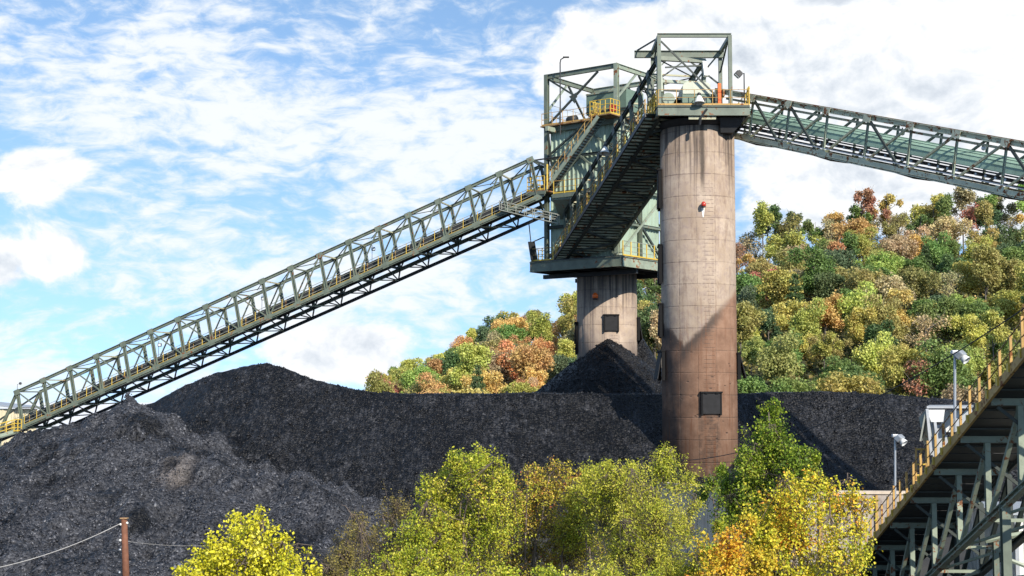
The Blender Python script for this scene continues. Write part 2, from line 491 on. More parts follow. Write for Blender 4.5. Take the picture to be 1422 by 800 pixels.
def coal_h(x, y):
    zc, yc = lerp_tab(CREST, x), lerp_tab(CRESTY, x)
    if y < yc:
        d = yc - y
        main = zc - .69 * d + .25 * math.exp(-d / 1.2) - .25
    else:
        main = min(zc, zc - .5 * (y - yc - (34 if x > -13 else 0.5)))
        if x > -13 and y - yc < 34: main = min(main, 9.35 + max(0, zc - 9.35) * max(0, 1 - (y - yc) / 8))
    # front heap with a gentler, dusty slope
    best = -99
    for a, b in zip(FRONT[:-1], FRONT[1:]):
        ab = (b - a); L2 = ab.x ** 2 + ab.y ** 2
        t = max(0, min(1, ((x - a.x) * ab.x + (y - a.y) * ab.y) / L2))
        q = a + ab * t
        dx, dy = x - q.x, y - q.y
        d = math.hypot(dx, dy)
        fr = max(0, -dy / d) if d > 1e-6 else 0
        sl = .60 - .34 * fr
        h = q.z - sl * d + .30 * math.exp(-d / .8) - .30
        best = max(best, h)
    tip = -99
    wob = 1 + .35 * fbm(x, y, .45, 3, 30)
    for p, sl, flat in TIPS:
        d = math.hypot(x - p.x, (y - p.y) * .9) * wob
        tip = max(tip, p.z - sl * max(0, d - flat * .5) - (.0 if d > flat else .04 * (1 - d / max(flat, .1))))
    tw = 1 / (1 + math.exp(-max(-60, min(60, (tip - best) * 6))))
    best = max(best, tip)
    g1 = fbm(x, y, .16, 5, 3.1)
    # gullies that run down the slope
    g2 = noise.noise((x * .55 + .6 * fbm(x, y, .2, 3), y * .12, 9))
    g3 = fbm(x * 1.0, y * .6, 1.1, 4, 5.5)
    w = 1 / (1 + math.exp(-max(-60, min(60, (best - main) * 1.7))))
    h = main * (1 - w) + best * w
    dd = max(0, yc - y)
    fade = min(1, .25 + dd / 8)
    rdg = 1 - abs(noise.noise(((x * .96 - y * .27 * w) * (.45 + .35 * w) + .7 * g1, y * .10 + .04 * x * w, 4.2))) * 2   # furrows down the face
    h += (g1 * (.30 + .12 * w) + g2 * .14) * fade + g3 * (.12 + .16 * w) * fade + fbm(x, y, 2.6, 3, 1.5) * (.07 + .05 * w) + rdg * (.17 + .10 * w) * fade + (1 - 2 * abs(noise.noise(((x * .9 - y * .35) * 1.5, y * .35 + x * .2, 17)))) * (.05 + .10 * w) * fade
    if w > .3:     # benches left by the loaders
        h += .09 * math.sin((h + .6 * g1 + .12 * x) * 3.2) * (w - .3)
    if w > .2:     # slumped terraces running across the dusty face
        tt = (y * .55 + x * .30 + 1.6 * fbm(x, y, .17, 3, 12)) * .62
        sw = tt - math.floor(tt)
        h += (w - .2) * .55 * (sw ** 2.2 - .35) * (.35 + max(0, fbm(x, y, .14, 2, 6) + .35))
    if x > 17 and dd > 0:   # dug-out bank on the far side of the tall silo
        h += -1.3 * math.exp(-((x - 23 - .25 * dd) / 3.2) ** 2) * min(1, dd / 4) * (.8 + .6 * g1) + .5 * g1 * min(1, dd / 3)
    # hollow dug along the yard wall, pile flattens at its toe
    tt = (y * .55 + x * .30 + 1.6 * fbm(x, y, .17, 3, 12)) * .62
    sw = tt - math.floor(tt)
    pale = fbm(x, y, .22, 4, 21)
    dust = w * (.60 + 1.4 * pale + .5 * g3 + .3 * rdg + .55 * (sw - .5)) - .04 + .30 * w * (tw - .35) + (1 - w) * max(0, .14 * rdg + .10 * g1)  # dust; furrow crests, terraces and tips also lightened, sunlight put into the colour
    lobe = math.exp(-((x + 21.2) / .95) ** 2 - ((y - 91.0) / 1.7) ** 2)
    return max(h, -.6 + .2 * g1), (max(0, min(1, dust)), min(1, lobe * 1.5 * (.7 + g3)))


def coal_material(name, dusty):
    m, k, out = new_mat(name)
    geo = k.node('ShaderNodeNewGeometry')
    pos = k.node('ShaderNodeTexCoord').outputs['Object']
    def cell(sc):
        v = k.node('ShaderNodeTexVoronoi'); k.link(pos, v.inputs['Vector']); v.inputs['Scale'].default_value = sc
        return v
    v1, v2 = cell(5.6), cell(13)
    def tilt(col, amt, base):
        s = k.node('ShaderNodeVectorMath', operation='SUBTRACT'); k.link(col, s.inputs[0]); s.inputs[1].default_value = (.5, .5, .5)
        a = k.node('ShaderNodeVectorMath', operation='MULTIPLY_ADD'); k.link(s.outputs[0], a.inputs[0]); a.inputs[1].default_value = (amt,) * 3; k.link(base, a.inputs[2])
        return a.outputs[0]
    nv = tilt(v1.outputs['Color'], .8, tilt(v2.outputs['Color'], .65, geo.outputs['Normal']))
    nn = k.node('ShaderNodeVectorMath', operation='NORMALIZE'); k.link(nv, nn.inputs[0])
    hgt = k.add(k.mul(v1.outputs['Distance'], 1.0), k.mul(k.noise(pos, .9, 8, .68), 2.4))
    nrm = k.bump(k.mul(hgt, -1), .75, .16, nn.outputs[0])
    s1 = k.node('ShaderNodeSeparateColor'); k.link(v1.outputs['Color'], s1.inputs[0])
    s2 = k.node('ShaderNodeSeparateColor'); k.link(v2.outputs['Color'], s2.inputs[0])
    big = k.noise(pos, .35, 7, .62)
    tone = k.add(k.mul(s1.outputs[0], .5), k.mul(s2.outputs[1], .5))
    c0 = k.ramp(tone, ((.0, (.002, .002, .0022)), (.55, (.004, .004, .0047)), (.86, (.008, .008, .0095)), (1, (.026, .026, .030))))
    c1 = k.ramp(tone, ((.0, (.009, .0095, .012)), (.5, (.042, .044, .052)), (.85, (.095, .098, .11)), (1, (.27, .272, .29))))
    if dusty:
        at = k.node('ShaderNodeAttribute', attribute_name='dust')
        f = k.m('MULTIPLY_ADD', k.add(k.sub(big, .5), k.mul(k.sub(k.noise(k.mapping(pos, (1.9, .45, .8), (0, 0, 0), (0, 0, -.28)), 1.9, 8, .72), .5), 2.4)), 1.35, at.outputs['Fac'], True)
        c = k.mix(f, c0, c1)
        at2 = k.node('ShaderNodeAttribute', attribute_name='shale')
        c = k.mix(k.mul(at2.outputs['Fac'], .85), c, k.ramp(tone, ((0, (.08, .07, .065)), (1, (.21, .185, .17)))))
        r = k.m('MULTIPLY_ADD', f, .15, .42)
    else:
        c = k.mix(k.step(big, .45, .7), c0, (.022, .0215, .023)); r = .42
    pbsdf(k, out, c, r, 0, nrm, .30)
    return m


M['coal'] = coal_material('coal_lumps', True)
M['coal_fresh'] = coal_material('fresh_coal_lumps', False)
o = grid_mesh('coal_pile', -72, 58, 58, 152, 434, 314, coal_h, M['coal'], ('dust', 'shale'))
tag(o, 'huge black coal stockpile with a rounded mound and a dusty grey front slope', 'coal pile')

# the fresh cone under the chute doors of the far silo
CONES = [(P(846, 466, 124.3), .77), (V((FAR.x + 2.75, 128.4, 15.5)), 1.75)]


def cone_h(x, y):
    h = -9
    for c, sl in CONES:
        d = math.hypot(x - c.x, (y - c.y))
        h = max(h, c.z - sl * d - .2 * math.exp(-d * 1.2))
    e = max(0, min(1, (h - 9) / .8))
    return h + (.22 * fbm(x, y, .5, 4, 7) + .09 * fbm(x, y, 2.2, 3, 2)) * (.3 + .7 * e)


o = grid_mesh('coal_cone', FAR.x - 11, FAR.x + 12, 112, 141, 150, 190, lambda x, y: max(cone_h(x, y), 8.2), M['coal_fresh'])
tag(o, 'fresh cone of loose coal heaped below the hatch of the shorter silo', 'coal pile')

# loose lumps lying on the heaps: too many to count
def lump_field(name, dusts, spots, mat, label):
    rng = np.random.default_rng(11)
    octa = np.array([(1, 0, 0), (-1, 0, 0), (0, 1, 0), (0, -1, 0), (0, 0, 1), (0, 0, -1)], float)
    tri = np.array([(0, 2, 4), (2, 1, 4), (1, 3, 4), (3, 0, 4), (2, 0, 5), (1, 2, 5), (3, 1, 5), (0, 3, 5)])
    c = np.array(spots)
    m_ = len(c)
    sz = .028 + .018 * rng.pareto(2.6, m_)
    sz = np.clip(sz, .028, .15)
    v = octa[None] * (1 + rng.uniform(-.35, .35, (m_, 6, 3))) * sz[:, None, None] * rng.uniform(.7, 1.3, (m_, 1, 3)) + rng.uniform(-.25, .25, (m_, 6, 3)) * sz[:, None, None]
    v = v + c[:, None, :]
    f = tri[None] + (np.arange(m_) * 6)[:, None, None]
    me = bpy.data.meshes.new(name)
    v = v.reshape(-1, 3); f = f.reshape(-1, 3)
    me.vertices.add(len(v)); me.vertices.foreach_set('co', v.astype(np.float32).ravel())
    me.loops.add(len(f) * 3); me.loops.foreach_set('vertex_index', f.astype(np.int32).ravel())
    me.polygons.add(len(f)); me.polygons.foreach_set('loop_start', np.arange(len(f), dtype=np.int32) * 3)
    me.update(calc_edges=True); me.validate()
    me.materials.append(mat)
    at = me.attributes.new('dust', 'FLOAT', 'POINT'); at.data.foreach_set('value', np.repeat(np.array(dusts, dtype=np.float32), 6))
    o = bpy.data.objects.new(name, me); COL.objects.link(o)
    return tag(o, label, None, None, 'stuff')


m, k, out = new_mat('loose_coal')
ri = k.node('ShaderNodeNewGeometry').outputs['Random Per Island']
du = k.node('ShaderNodeAttribute', attribute_name='dust').outputs['Fac']
pbsdf(k, out, k.mix(du, k.ramp(ri, ((0, (.002, .002, .0025)), (.6, (.006, .006, .007)), (.9, (.018, .018, .021)), (1, (.05, .051, .056)))), k.ramp(ri, ((0, (.012, .013, .016)), (.6, (.05, .052, .062)), (.9, (.10, .102, .115)), (1, (.18, .182, .195))))), .42, 0, None, .35)
rl = random.Random(4)
spots, dusts = [], []
while len(spots) < 60000:
    x, y = rl.uniform(-44, 36), 114 - 46 * rl.random()
    px = 711 + 2000 * x / y
    if px < -30 or px > 1330: continue
    h, (du, _) = coal_h(x, y)
    if h < .3 or rl.random() > .35 + .65 * du: continue
    if fbm(x, y, .5, 3, 8.8) + .25 * du < rl.uniform(-.5, .35): continue
    spots.append((x, y, h + .01)); dusts.append(du)
n0 = len(spots)
while len(spots) < n0 + 7000:
    x, y = FAR.x + rl.uniform(-9, 9), rl.uniform(113, 128)
    h = cone_h(x, y)
    if h > 9.5: spots.append((x, y, h + .01)); dusts.append(0)
lump_field('loose_coal', dusts, spots, m, 'loose lumps of coal strewn over the heaps')

# ------------------------------------------------------------------ concrete silos


def concrete_material(name, H, stain, ringz):
    """board-marked concrete: form lines, ladder of dark ticks, drip marks from the rim, old coal line"""
    m, k, out = new_mat(name)
    tc = k.node('ShaderNodeTexCoord').outputs['Object']
    sp = k.node('ShaderNodeSeparateXYZ'); k.link(tc, sp.inputs[0])
    x, y, z = sp.outputs
    th = k.m('ARCTAN2', x, k.mul(y, -1))
    s = k.m('DIVIDE', x, RS)
    n1 = k.noise(tc, .55, 8, .62); n2 = k.noise(tc, 2.4, 9, .7, .4); n4 = k.noise(tc, 13, 5, .7)
    c = k.ramp(n1, ((.25, (.28, .21, .15)), (.48, (.39, .305, .23)), (.75, (.48, .395, .315))))
    c = k.mix(k.step(n2, .42, .70), c, (.30, .235, .2))
    # tone steps between pours
    zq = k.m('FLOOR', k.m('DIVIDE', z, 1.55)); tq = k.m('FLOOR', k.m('DIVIDE', k.add(th, .66), .497))
    cq = k.node('ShaderNodeCombineXYZ'); k.link(zq, cq.inputs[0]); k.link(tq, cq.inputs[1])
    wn = k.node('ShaderNodeTexWhiteNoise', noise_dimensions='2D'); k.link(cq.outputs[0], wn.inputs[0])
    c = k.mix(k.mul(wn.outputs['Value'], .24), c, (.22, .16, .125))
    c = k.mix(k.mul(k.step(k.noise(k.mapping(tc, (1.2, 1.2, .3)), 1.4, 9, .72, .5), .5, .68), .55), c, (.17, .115, .085))
    # vertical form joints and a ladder of short cast-in ticks
    tj = k.m('PINGPONG', k.add(th, .66), .2485)
    jl = k.mul(k.step(k.add(tj, k.mul(k.sub(n4, .5), .01)), .016, .005), k.step(n2, .35, .55))
    zt = k.m('PINGPONG', z, .14)
    tick = k.mul(k.step(zt, .028, .012), k.mul(k.step(k.m('ABSOLUTE', k.sub(th, .14)), .17, .13), k.step(k.noise(tc, 3.3, 4, .7), .40, .55)))
    tick = k.mul(tick, k.step(z, H - 3, H - 5.5))
    # rain and coal-dust drips
    v = k.noise(k.mapping(tc, (3.4, 3.4, .10)), 1.0, 6, .62)
    rim = k.step(k.add(z, k.mul(k.sub(v, .5), 9)), H - 4.2, H - .2)
    c = k.mix(k.mul(k.mul(rim, k.step(v, .40, .62)), .85), c, (.055, .043, .038))
    c = k.mix(k.mul(k.step(v, .55, .72), .35), c, (.16, .12, .10))
    if stain:
        cs = k.mul(k.step(k.m('ABSOLUTE', k.add(s, k.mul(k.sub(n2, .5), .06))), .085, .02), k.step(z, H - 5.3, H - 3.2))
        c = k.mix(k.mul(cs, .8), c, (.03, .025, .022))
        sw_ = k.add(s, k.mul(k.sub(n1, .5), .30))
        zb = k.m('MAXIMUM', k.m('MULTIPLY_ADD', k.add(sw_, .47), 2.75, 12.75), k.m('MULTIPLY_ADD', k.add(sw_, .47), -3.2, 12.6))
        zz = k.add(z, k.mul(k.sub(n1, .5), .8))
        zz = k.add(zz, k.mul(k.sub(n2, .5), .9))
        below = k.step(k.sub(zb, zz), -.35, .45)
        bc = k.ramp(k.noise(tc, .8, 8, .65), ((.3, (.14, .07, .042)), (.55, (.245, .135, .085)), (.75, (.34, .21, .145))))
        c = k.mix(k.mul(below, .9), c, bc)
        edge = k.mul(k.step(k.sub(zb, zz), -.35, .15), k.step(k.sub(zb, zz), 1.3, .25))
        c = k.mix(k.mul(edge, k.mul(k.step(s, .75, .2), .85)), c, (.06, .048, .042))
        lb = k.mul(k.step(s, -.15, -.75), k.mul(below, k.step(n1, .3, .6)))  # left flank below the line darkened, its shading put into the colour
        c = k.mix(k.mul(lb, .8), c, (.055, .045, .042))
        hat = k.mul(k.step(k.m('ABSOLUTE', k.sub(s, .13)), .36, .2), k.mul(k.step(z, 9.2, 8.6), k.step(n2, .35, .6)))
        c = k.mix(k.mul(hat, .6), c, (.07, .05, .04))
        rs_ = k.noise(k.mapping(tc, (2.6, 2.6, .14)), 1.7, 7, .68)
        c = k.mix(k.mul(k.mul(k.step(rs_, .50, .66), k.step(z, 17.5, 11.0)), .8), c, (.17, .075, .04))
        c = k.mix(k.mul(k.mul(k.step(rs_, .40, .28), k.step(z, 14, 8.0)), .45), c, (.42, .30, .22))
        # chips and gouges
        vo = k.node('ShaderNodeTexVoronoi'); k.link(k.mapping(tc, (1, 1, 1.8), (0, 0, 0), (0, .7, 0)), vo.inputs['Vector']); vo.inputs['Scale'].default_value = 1.25
        chip = k.mul(k.step(vo.outputs['Distance'], .17, .09), k.step(k.noise(tc, .7, 2, .5), .46, .54))
        chip = k.mul(chip, k.step(z, 14.5, 10.5))
        c = k.mix(k.mul(chip, .75), c, (.10, .065, .05))
    else:
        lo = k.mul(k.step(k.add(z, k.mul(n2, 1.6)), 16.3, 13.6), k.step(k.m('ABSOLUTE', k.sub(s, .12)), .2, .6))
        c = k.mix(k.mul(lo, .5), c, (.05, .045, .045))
        c = k.mix(k.mul(k.mul(k.step(s, .3, -.5), k.step(v, .45, .6)), .55), c, (.14, .115, .105))  # left-side drips that also put the shaded flank into the colour
    # pour joints
    zr = k.m('PINGPONG', z, .775)
    jr = k.mul(k.step(k.add(zr, k.mul(k.sub(n4, .5), .03)), .05, .015), k.step(n2, .30, .55))
    c = k.mix(k.mul(jr, k.m('MULTIPLY_ADD', wn.outputs['Value'], .5, .12)), c, (.10, .07, .055))
    c = k.mix(k.mul(jl, .32), c, (.12, .09, .07))
    c = k.mix(k.mul(tick, .6), c, (.10, .078, .066))
    hb = k.sub(k.add(k.mul(n2, .5), k.mul(n4, .2)), k.add(jr, k.add(jl, tick)))
    if stain: hb = k.sub(hb, k.mul(chip, 2.0))
    pbsdf(k, out, c, .86, 0, k.bump(hb, .5, .03), .3)
    return m


M['hatch_panel'] = plain('dusty_door_plate', (.009, .009, .0105), .8, 0, .8, 2.5)
M['hatch'] = plain('coal_blackened_door', (.003, .003, .0035), .95, 0, .6, 2)


def silo_shaft(parent, c, r, H, mat):
    pr = [(r, 0), (r, H / 2), (r, H)]
    o = MB().lathe(c, pr, 96).build('shaft', mat, parent)
    for p in o.data.polygons: p.use_smooth = abs(p.normal.z) < .3
    return o


def hatch(parent, c, r, th, z, w, h, lean=.0, name='hatch'):
    """steel flap door with its frame, on the shaft at angle th (0 faces the road)"""
    nrm = V((math.sin(th), -math.cos(th), 0)); t = V((math.cos(th), math.sin(th), 0))
    p = V((c.x, c.y, z)) + nrm * (r + .02)
    q = p + nrm * (.10 + lean)
    mb = MB()
    a, b = p + Z * (h / 2) + nrm * .12, q - Z * (h / 2)
    mb.beam(a, b, w * .9, .06, up=nrm)
    d = mb.build(name, M['hatch_panel'], parent)
    for sgn in (-1, 1):
        MB().tube([p + Z * (h / 2 + .02) + t * (sgn * w * .28 - .1) + nrm * .2, p + Z * (h / 2 + .02) + t * (sgn * w * .28 + .1) + nrm * .2], .05, 8).build('hinge', M['hatch'], d)
    for sgn in (-1, 1):
        beam('hatch_jamb', p + t * (sgn * w / 2) - Z * (h / 2 + .1) + nrm * .04, p + t * (sgn * w / 2) + Z * (h / 2 + .1) + nrm * .04, .12, .22, M['hatch'], d, up=nrm)
    beam('hatch_lintel', p + Z * (h / 2 + .08) - t * (w / 2 + .1) + nrm * .06, p + Z * (h / 2 + .08) + t * (w / 2 + .1) + nrm * .06, .3, .12, M['hatch'], d)
    return d


near = empty('concrete_silo', SILO, 'tall brown-stained concrete silo standing in front of the coal', 'silo', 'concrete coal silos')
HN = 28.25
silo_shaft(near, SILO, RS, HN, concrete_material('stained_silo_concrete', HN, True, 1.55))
hatch(near, SILO, RS, math.radians(9.5), 8.72, 1.36, 1.40)
hatch(near, SILO, RS, math.radians(88), 11.35, 1.7, 1.7, .45)
hatch(near, SILO, RS, math.radians(-86), 11.4, 1.7, 1.9, .35)
hatch(near, SILO, RS, math.radians(-94), 14.6, 1.7, 2.2, .12)
hatch(near, SILO, RS, math.radians(-94), 18.6, 1.7, 2.6, .10)
hatch(near, SILO, RS, math.radians(-93), 24.0, 1.7, 2.6, .10)
farsilo = empty('concrete_silo', FAR, 'shorter pale concrete silo rising from the fresh coal cone below the tower', 'silo', 'concrete coal silos')
HF = 20.1
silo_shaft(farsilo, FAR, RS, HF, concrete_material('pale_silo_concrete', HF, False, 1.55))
hatch(farsilo, FAR, RS, math.radians(4), 15.6, 1.2, 1.3)
hatch(farsilo, FAR, RS, math.radians(-92), 14.4, 1.6, 2.6, .2)
hatch(farsilo, FAR, RS, math.radians(91), 15.2, 1.6, 1.8, .3)


def beacon(c, r, th, z, label, sz=1.0, glass='red'):
    nrm = V((math.sin(th), -math.cos(th), 0))
    p = V((c.x, c.y, z)) + nrm * (r + .0)
    e = empty('warning_lamp', p, label, 'lamp')
    MB().tube([p - nrm * .03, p + nrm * .22], .05 * sz, 8).build('bracket', M['black_steel'], e)
    q = p + nrm * .27
    MB().lathe(q - Z * .12 * sz, [(.13 * sz, 0), (.17 * sz, .08 * sz), (.16 * sz, .2 * sz), (.09 * sz, .31 * sz), (.02, .34 * sz)], 14).build('lamp_glass', M[glass], e, True)
    MB().lathe(q - Z * .2 * sz, [(.06 * sz, 0), (.15 * sz, .03), (.15 * sz, .085 * sz)], 14).build('lamp_base', M['black_steel'], e, True)
    return e


b = beacon(SILO, RS, 0.01, 22.55, 'small red warning lamp with a pale drip below it on the taller silo', 1.05)
pq = b.location + V((0, -.02, 0))
MB().add([pq + V((-.13, 0, -.1)), pq + V((.13, 0, -.1)), pq + V((.035, 0, -.85)), pq + V((-.035, 0, -.85)),
          pq + V((-.13, .03, -.1)), pq + V((.13, .03, -.1)), pq + V((.035, .03, -.85)), pq + V((-.035, .03, -.85))],
         [(0, 1, 2, 3), (4, 7, 6, 5), (0, 3, 7, 4), (1, 5, 6, 2), (0, 4, 5, 1), (3, 2, 6, 7)]).build('drip', M['white'], b)
beacon(FAR, RS, math.radians(-24), 17.95, 'round orange warning lamp on the pale shorter silo', 1.5, 'orange')
M['pale'] = painted('pale_cream_green_paint', (.52, .54, .40), .40, .5, .2, .2)
# ------------------------------------------------------------------ top works of the tall silo
X0, X1, Y0, Y1 = 10.15, 16.55, 99.0, 106.2
ZD = 29.45
head = empty('silo_head_deck', V((SILO.x, SILO.y, HN)), 'steel deck with an open portal frame on top of the tall silo', 'deck')
MB().box(((X0 + X1) / 2, (Y0 + Y1) / 2, ZD - .04), X1 - X0, Y1 - Y0, .08).build('deck_plate', M['steel_dark'], head)
for a, b, mt in ((V((X0, Y0, 0)), V((X1, Y0, 0)), 'steel'), (V((X0, Y1, 0)), V((X1, Y1, 0)), 'steel_dark'), (V((X0, Y0 + .2, 0)), V((X0, Y1 - .2, 0)), 'steel'), (V((X1, Y0 + .2, 0)), V((X1, Y1 - .2, 0)), 'steel_lit')):  # sun side lighter, back darker: light and shade put into the paint
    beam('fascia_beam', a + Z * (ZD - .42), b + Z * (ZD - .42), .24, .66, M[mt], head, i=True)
for i in range(5):
    x = X0 + .8 + i * 1.2
    beam('floor_joist', (x, Y0 + .3, ZD - .35), (x, Y1 - .3, ZD - .35), .16, .4, M['black_steel'], head)
MB().lathe((SILO.x, SILO.y, HN - .02), [(RS - .25, 0), (RS + .1, .06), (RS + .5, .42), (RS + .5, .46)], 40).build('bearing_ring', M['black_steel'], head, True)
MB().add([(X1 - 2.0, Y0 + .6, ZD - .75), (X1 - .15, Y0 + .6, ZD - .75), (X1 - 1.0, Y0 + 1.0, ZD - 1.75), (X1 - 1.9, Y0 + 1.0, ZD - 1.75),
          (X1 - 2.0, Y1 - .6, ZD - .75), (X1 - .15, Y1 - .6, ZD - .75), (X1 - 1.0, Y1 - 1.0, ZD - 1.75), (X1 - 1.9, Y1 - 1.0, ZD - 1.75)],
         [(0, 3, 2, 1), (4, 5, 6, 7), (0, 1, 5, 4), (1, 2, 6, 5), (2, 3, 7, 6), (3, 0, 4, 7)]).build('discharge_chute', M['black_steel'], head)
beam('vent_strip', (12.3, Y0 + .1, ZD - .9), (14.2, Y0 + .1, ZD - .9), .1, .2, M['cream'], head)
bar('drain_pipe', [(13.55, Y0 - .18, ZD - .3), (13.1, Y0 - .2, ZD - .95), (13.05, Y0 - .1, ZD - 1.4)], .09, M['black_steel'], head)
# portal frame
FX0, FX1, FY0, FY1, ZT = 10.28, 15.25, 99.2, 103.9, 34.45
for x, y, w in ((FX0, FY0, .26), (FX1, FY0, .26), (FX0, FY1, .22), (FX1, FY1, .26)):
    beam('portal_post', (x, y, ZD), (x, y, ZT), w, w, M['steel'], head, up=V((0, 1, 0)), i=True)
beam('portal_beam', (FX0 - .1, FY0, ZT - .02), (FX1 + .1, FY0, ZT - .02), .2, .28, M['steel'], head, i=True)
beam('hoist_beam', (8.95, FY1 - .25, ZT - .28), (FX1 + .25, FY1 - .25, ZT - .28), .28, .52, M['steel'], head, i=True)
for x in (FX0, FX1):
    beam('portal_beam', (x, FY0 + .15, ZT - .08), (x, FY1 - .1, ZT - .08), .2, .28, M['steel'], head)
    beam('knee_brace', (x, FY1, ZT - 1.6), (x, FY0 + 1.2, ZT - .25), .1, .1, M['steel_dark'], head)
beam('hoist_stay', (9.15, FY1 - .25, ZT + .0), (FX0, FY0 + 1.5, ZT + .12), .08, .1, M['steel_dark'], head)
beam('portal_brace', (FX0 + .15, FY0 + .1, ZT - .4), (FX0 + 4.0, FY0 + .1, ZD + .7), .11, .11, M['steel_dark'], head)
beam('portal_brace', (12.9, FY1 + .1, ZT - .6), (FX1 - .1, FY1 + .1, ZD + 2.6), .11, .11, M['steel_dark'], head)
beam('portal_brace', (FX1 - .1, FY1 - .05, ZT - .2), (FX0 + 2.6, FY1 - .05, ZD + 2.1), .11, .11, M['steel'], head)
beam('portal_brace', (FX0 + 1.1, FY1, ZT - .6), (FX0 + .05, FY1, ZT - 1.6), .1, .1, M['steel'], head)
railing(head, [(X0 + .05, Y0 + .05, ZD), (X1 - .05, Y0 + .05, ZD)], M['ochre'], M['ochre'], 1.1, 1.25, .02, .028)
railing(head, [(X1 - .06, Y0 + .1, ZD), (X1 - .06, Y1 - .1, ZD)], M['yellow'], M['yellow'], 1.1, 1.3, .025, .035)
railing(head, [(X0 + .06, Y0 + .9, ZD), (X0 + .06, Y1 - .1, ZD)], M['yellow'], M['yellow'], 1.1, 1.3, .025, .035)
# yellow ladder cage corner
for dy in (0, .35, .7):
    bar('cage_bar', [(X1 - .02, Y0 + .1 + dy, ZD - .1), (X1 - .02, Y0 + .1 + dy, ZD + 1.35)], .05, M['yellow'], head)
for dz in (.4, .8, 1.2):
    bar('cage_hoop', [(X1 + .02, Y0 + .05, ZD + dz), (X1 + .02, Y0 + .85, ZD + dz)], .04, M['yellow'], head)

# drive housing
M['hoodpale'] = painted('pale_housing_paint', (.50, .52, .42), .1, .5, .15, .3)
dh = empty('drive_housing', V((12.95, 100.9, ZD)), 'rounded drive housing, white above and green below, on the silo deck', 'machine')


def arch(c, w, d, z0, z1, rr, name, mat, par):
    pts = [(-w / 2, z0), (w / 2, z0)]
    for i in range(9):
        a = math.pi / 2 * i / 8
        pts.append((w / 2 - rr + rr * math.cos(a), z1 - rr + rr * math.sin(a)))
    for i in range(9):
        a = math.pi / 2 + math.pi / 2 * i / 8
        pts.append((-w / 2 + rr + rr * math.cos(a), z1 - rr + rr * math.sin(a)))
    n = len(pts)
    vs = [(c.x + x, c.y + s * d / 2, z) for s in (-1, 1) for x, z in pts]
    return MB().add(vs, [(i, (i + 1) % n, n + (i + 1) % n, n + i) for i in range(n)] + [tuple(range(n - 1, -1, -1)), tuple(range(n, 2 * n))]).build(name, mat, par)


arch(dh.location, 1.95, 2.6, ZD + .93, ZD + 1.75, .32, 'upper_cover', M['hoodpale'], dh)
arch(dh.location, 2.0, 2.5, ZD + .3, ZD + .929, .03, 'lower_casing', M['housing'], dh)
MB().box((12.95, 100.9, ZD + .15), 2.3, 2.4, .3).build('skid', M['black_steel'], dh)
MB().box((14.2, 100.6, ZD + .62), .5, 1.2, .75).build('gearbox', M['steel_dark'], dh)
MB().box((14.75, 100.6, ZD + 1.15), .5, .8, .5).build('rusty_box', M['rustdeck'], dh)
MB().lathe((13.4, 99.62, ZD + .55), [(.06, 0), (.2, .01), (.2, .06), (.06, .07)], 16, V((0, -1, 0))).build('inspection_port', M['black_steel'], dh)
g = empty('pulley_guard', V((11.0, 100.2, ZD)), 'round green pulley guard beside the drive housing', 'guard')
MB().lathe((11.0, 100.2, ZD + .62), [(.4, 0), (.46, .05), (.46, .25), (.4, .3)], 24, V((0, -1, 0))).build('guard_drum', M['steel_lit'], g)
MB().beam((11.0, 100.05, ZD), (11.0, 100.05, ZD + .3), .5, .2, V((0, 1, 0))).build('guard_foot', M['steel_dark'], g)
g = empty('orange_post', V((14.5, 99.35, ZD)), 'bright orange upright case standing at the deck railing', 'post')
MB().box((14.5, 99.35, ZD + .82), .24, .2, 1.56).build('case', M['orange'], g, bevel=.03)
MB().box((14.5, 99.35, ZD + .02), .4, .34, .05).build('base_plate', M['black_steel'], g)


def cone_lamp(p, label, tilt=(0, -.2, -1), s=1.0):
    g = empty('shaded_lamp', p, label, 'lamp', 'white conical lamps on the walkways')
    ax = V(tilt).normalized()
    MB().lathe(p, [(.10 * s, 0), (.16 * s, .08 * s), (.36 * s, .52 * s), (.385 * s, .58 * s), (.35 * s, .58 * s), (.1 * s, .1 * s)], 20, ax).build('lamp_shade', M['white'], g, True)
    MB().lathe(p - ax * .2 * s, [(.08 * s, 0), (.14 * s, .05), (.14 * s, .22 * s), (.09 * s, .26 * s)], 14, ax).build('lamp_cap', M['black_steel'], g, True)
    MB().tube([p - ax * .15 * s, p - ax * .15 * s + V((.0, .35, .05))], .035, 6).build('lamp_arm', M['black_steel'], g)
    return g


cone_lamp(V((13.0, 98.75, ZD + .62)), 'white conical lamp hanging on the railing below the drive housing')


def flood(base, h, arm, label, s=1.0, mat='galv', white=False):
    """floodlight on a slim pole; arm = horizontal offset vector of the head"""
    g = empty('floodlight', base, label, 'floodlight')
    MB().tube([base, base + Z * h], .05 * s, 8, .04 * s).build('pole', M[mat], g)
    t = base + Z * h
    arm = V(arm)
    MB().tube([t - Z * .03, t + arm * .6], .03 * s, 6).build('arm', M[mat], g)
    d = arm.normalized()
    ax = (d * .75 - Z * .65).normalized()
    side = ax.cross(Z).normalized(); u = side.cross(ax)
    c = t + arm
    hd = MB().box(c, .34 * s, .44 * s, .46 * s, (ax, side, u)).build('lamp_head', M['white' if white else 'black_steel'], g, bevel=.04 * s)
    MB().box(c + ax * .18 * s, .04 * s, .36 * s, .37 * s, (ax, side, u)).build('lens', M['glass'], hd)
    MB().box(c - ax * .22 * s, .1 * s, .3 * s, .3 * s, (ax, side, u)).build('ballast_box', M['galv' if white else 'black_steel'], hd)
    return g


flood(V((16.25, 99.4, ZD)), 2.35, (-.42, -.05, -.1), 'dark floodlight on a thin pole at the corner of the silo deck', 1.0, 'black_steel')


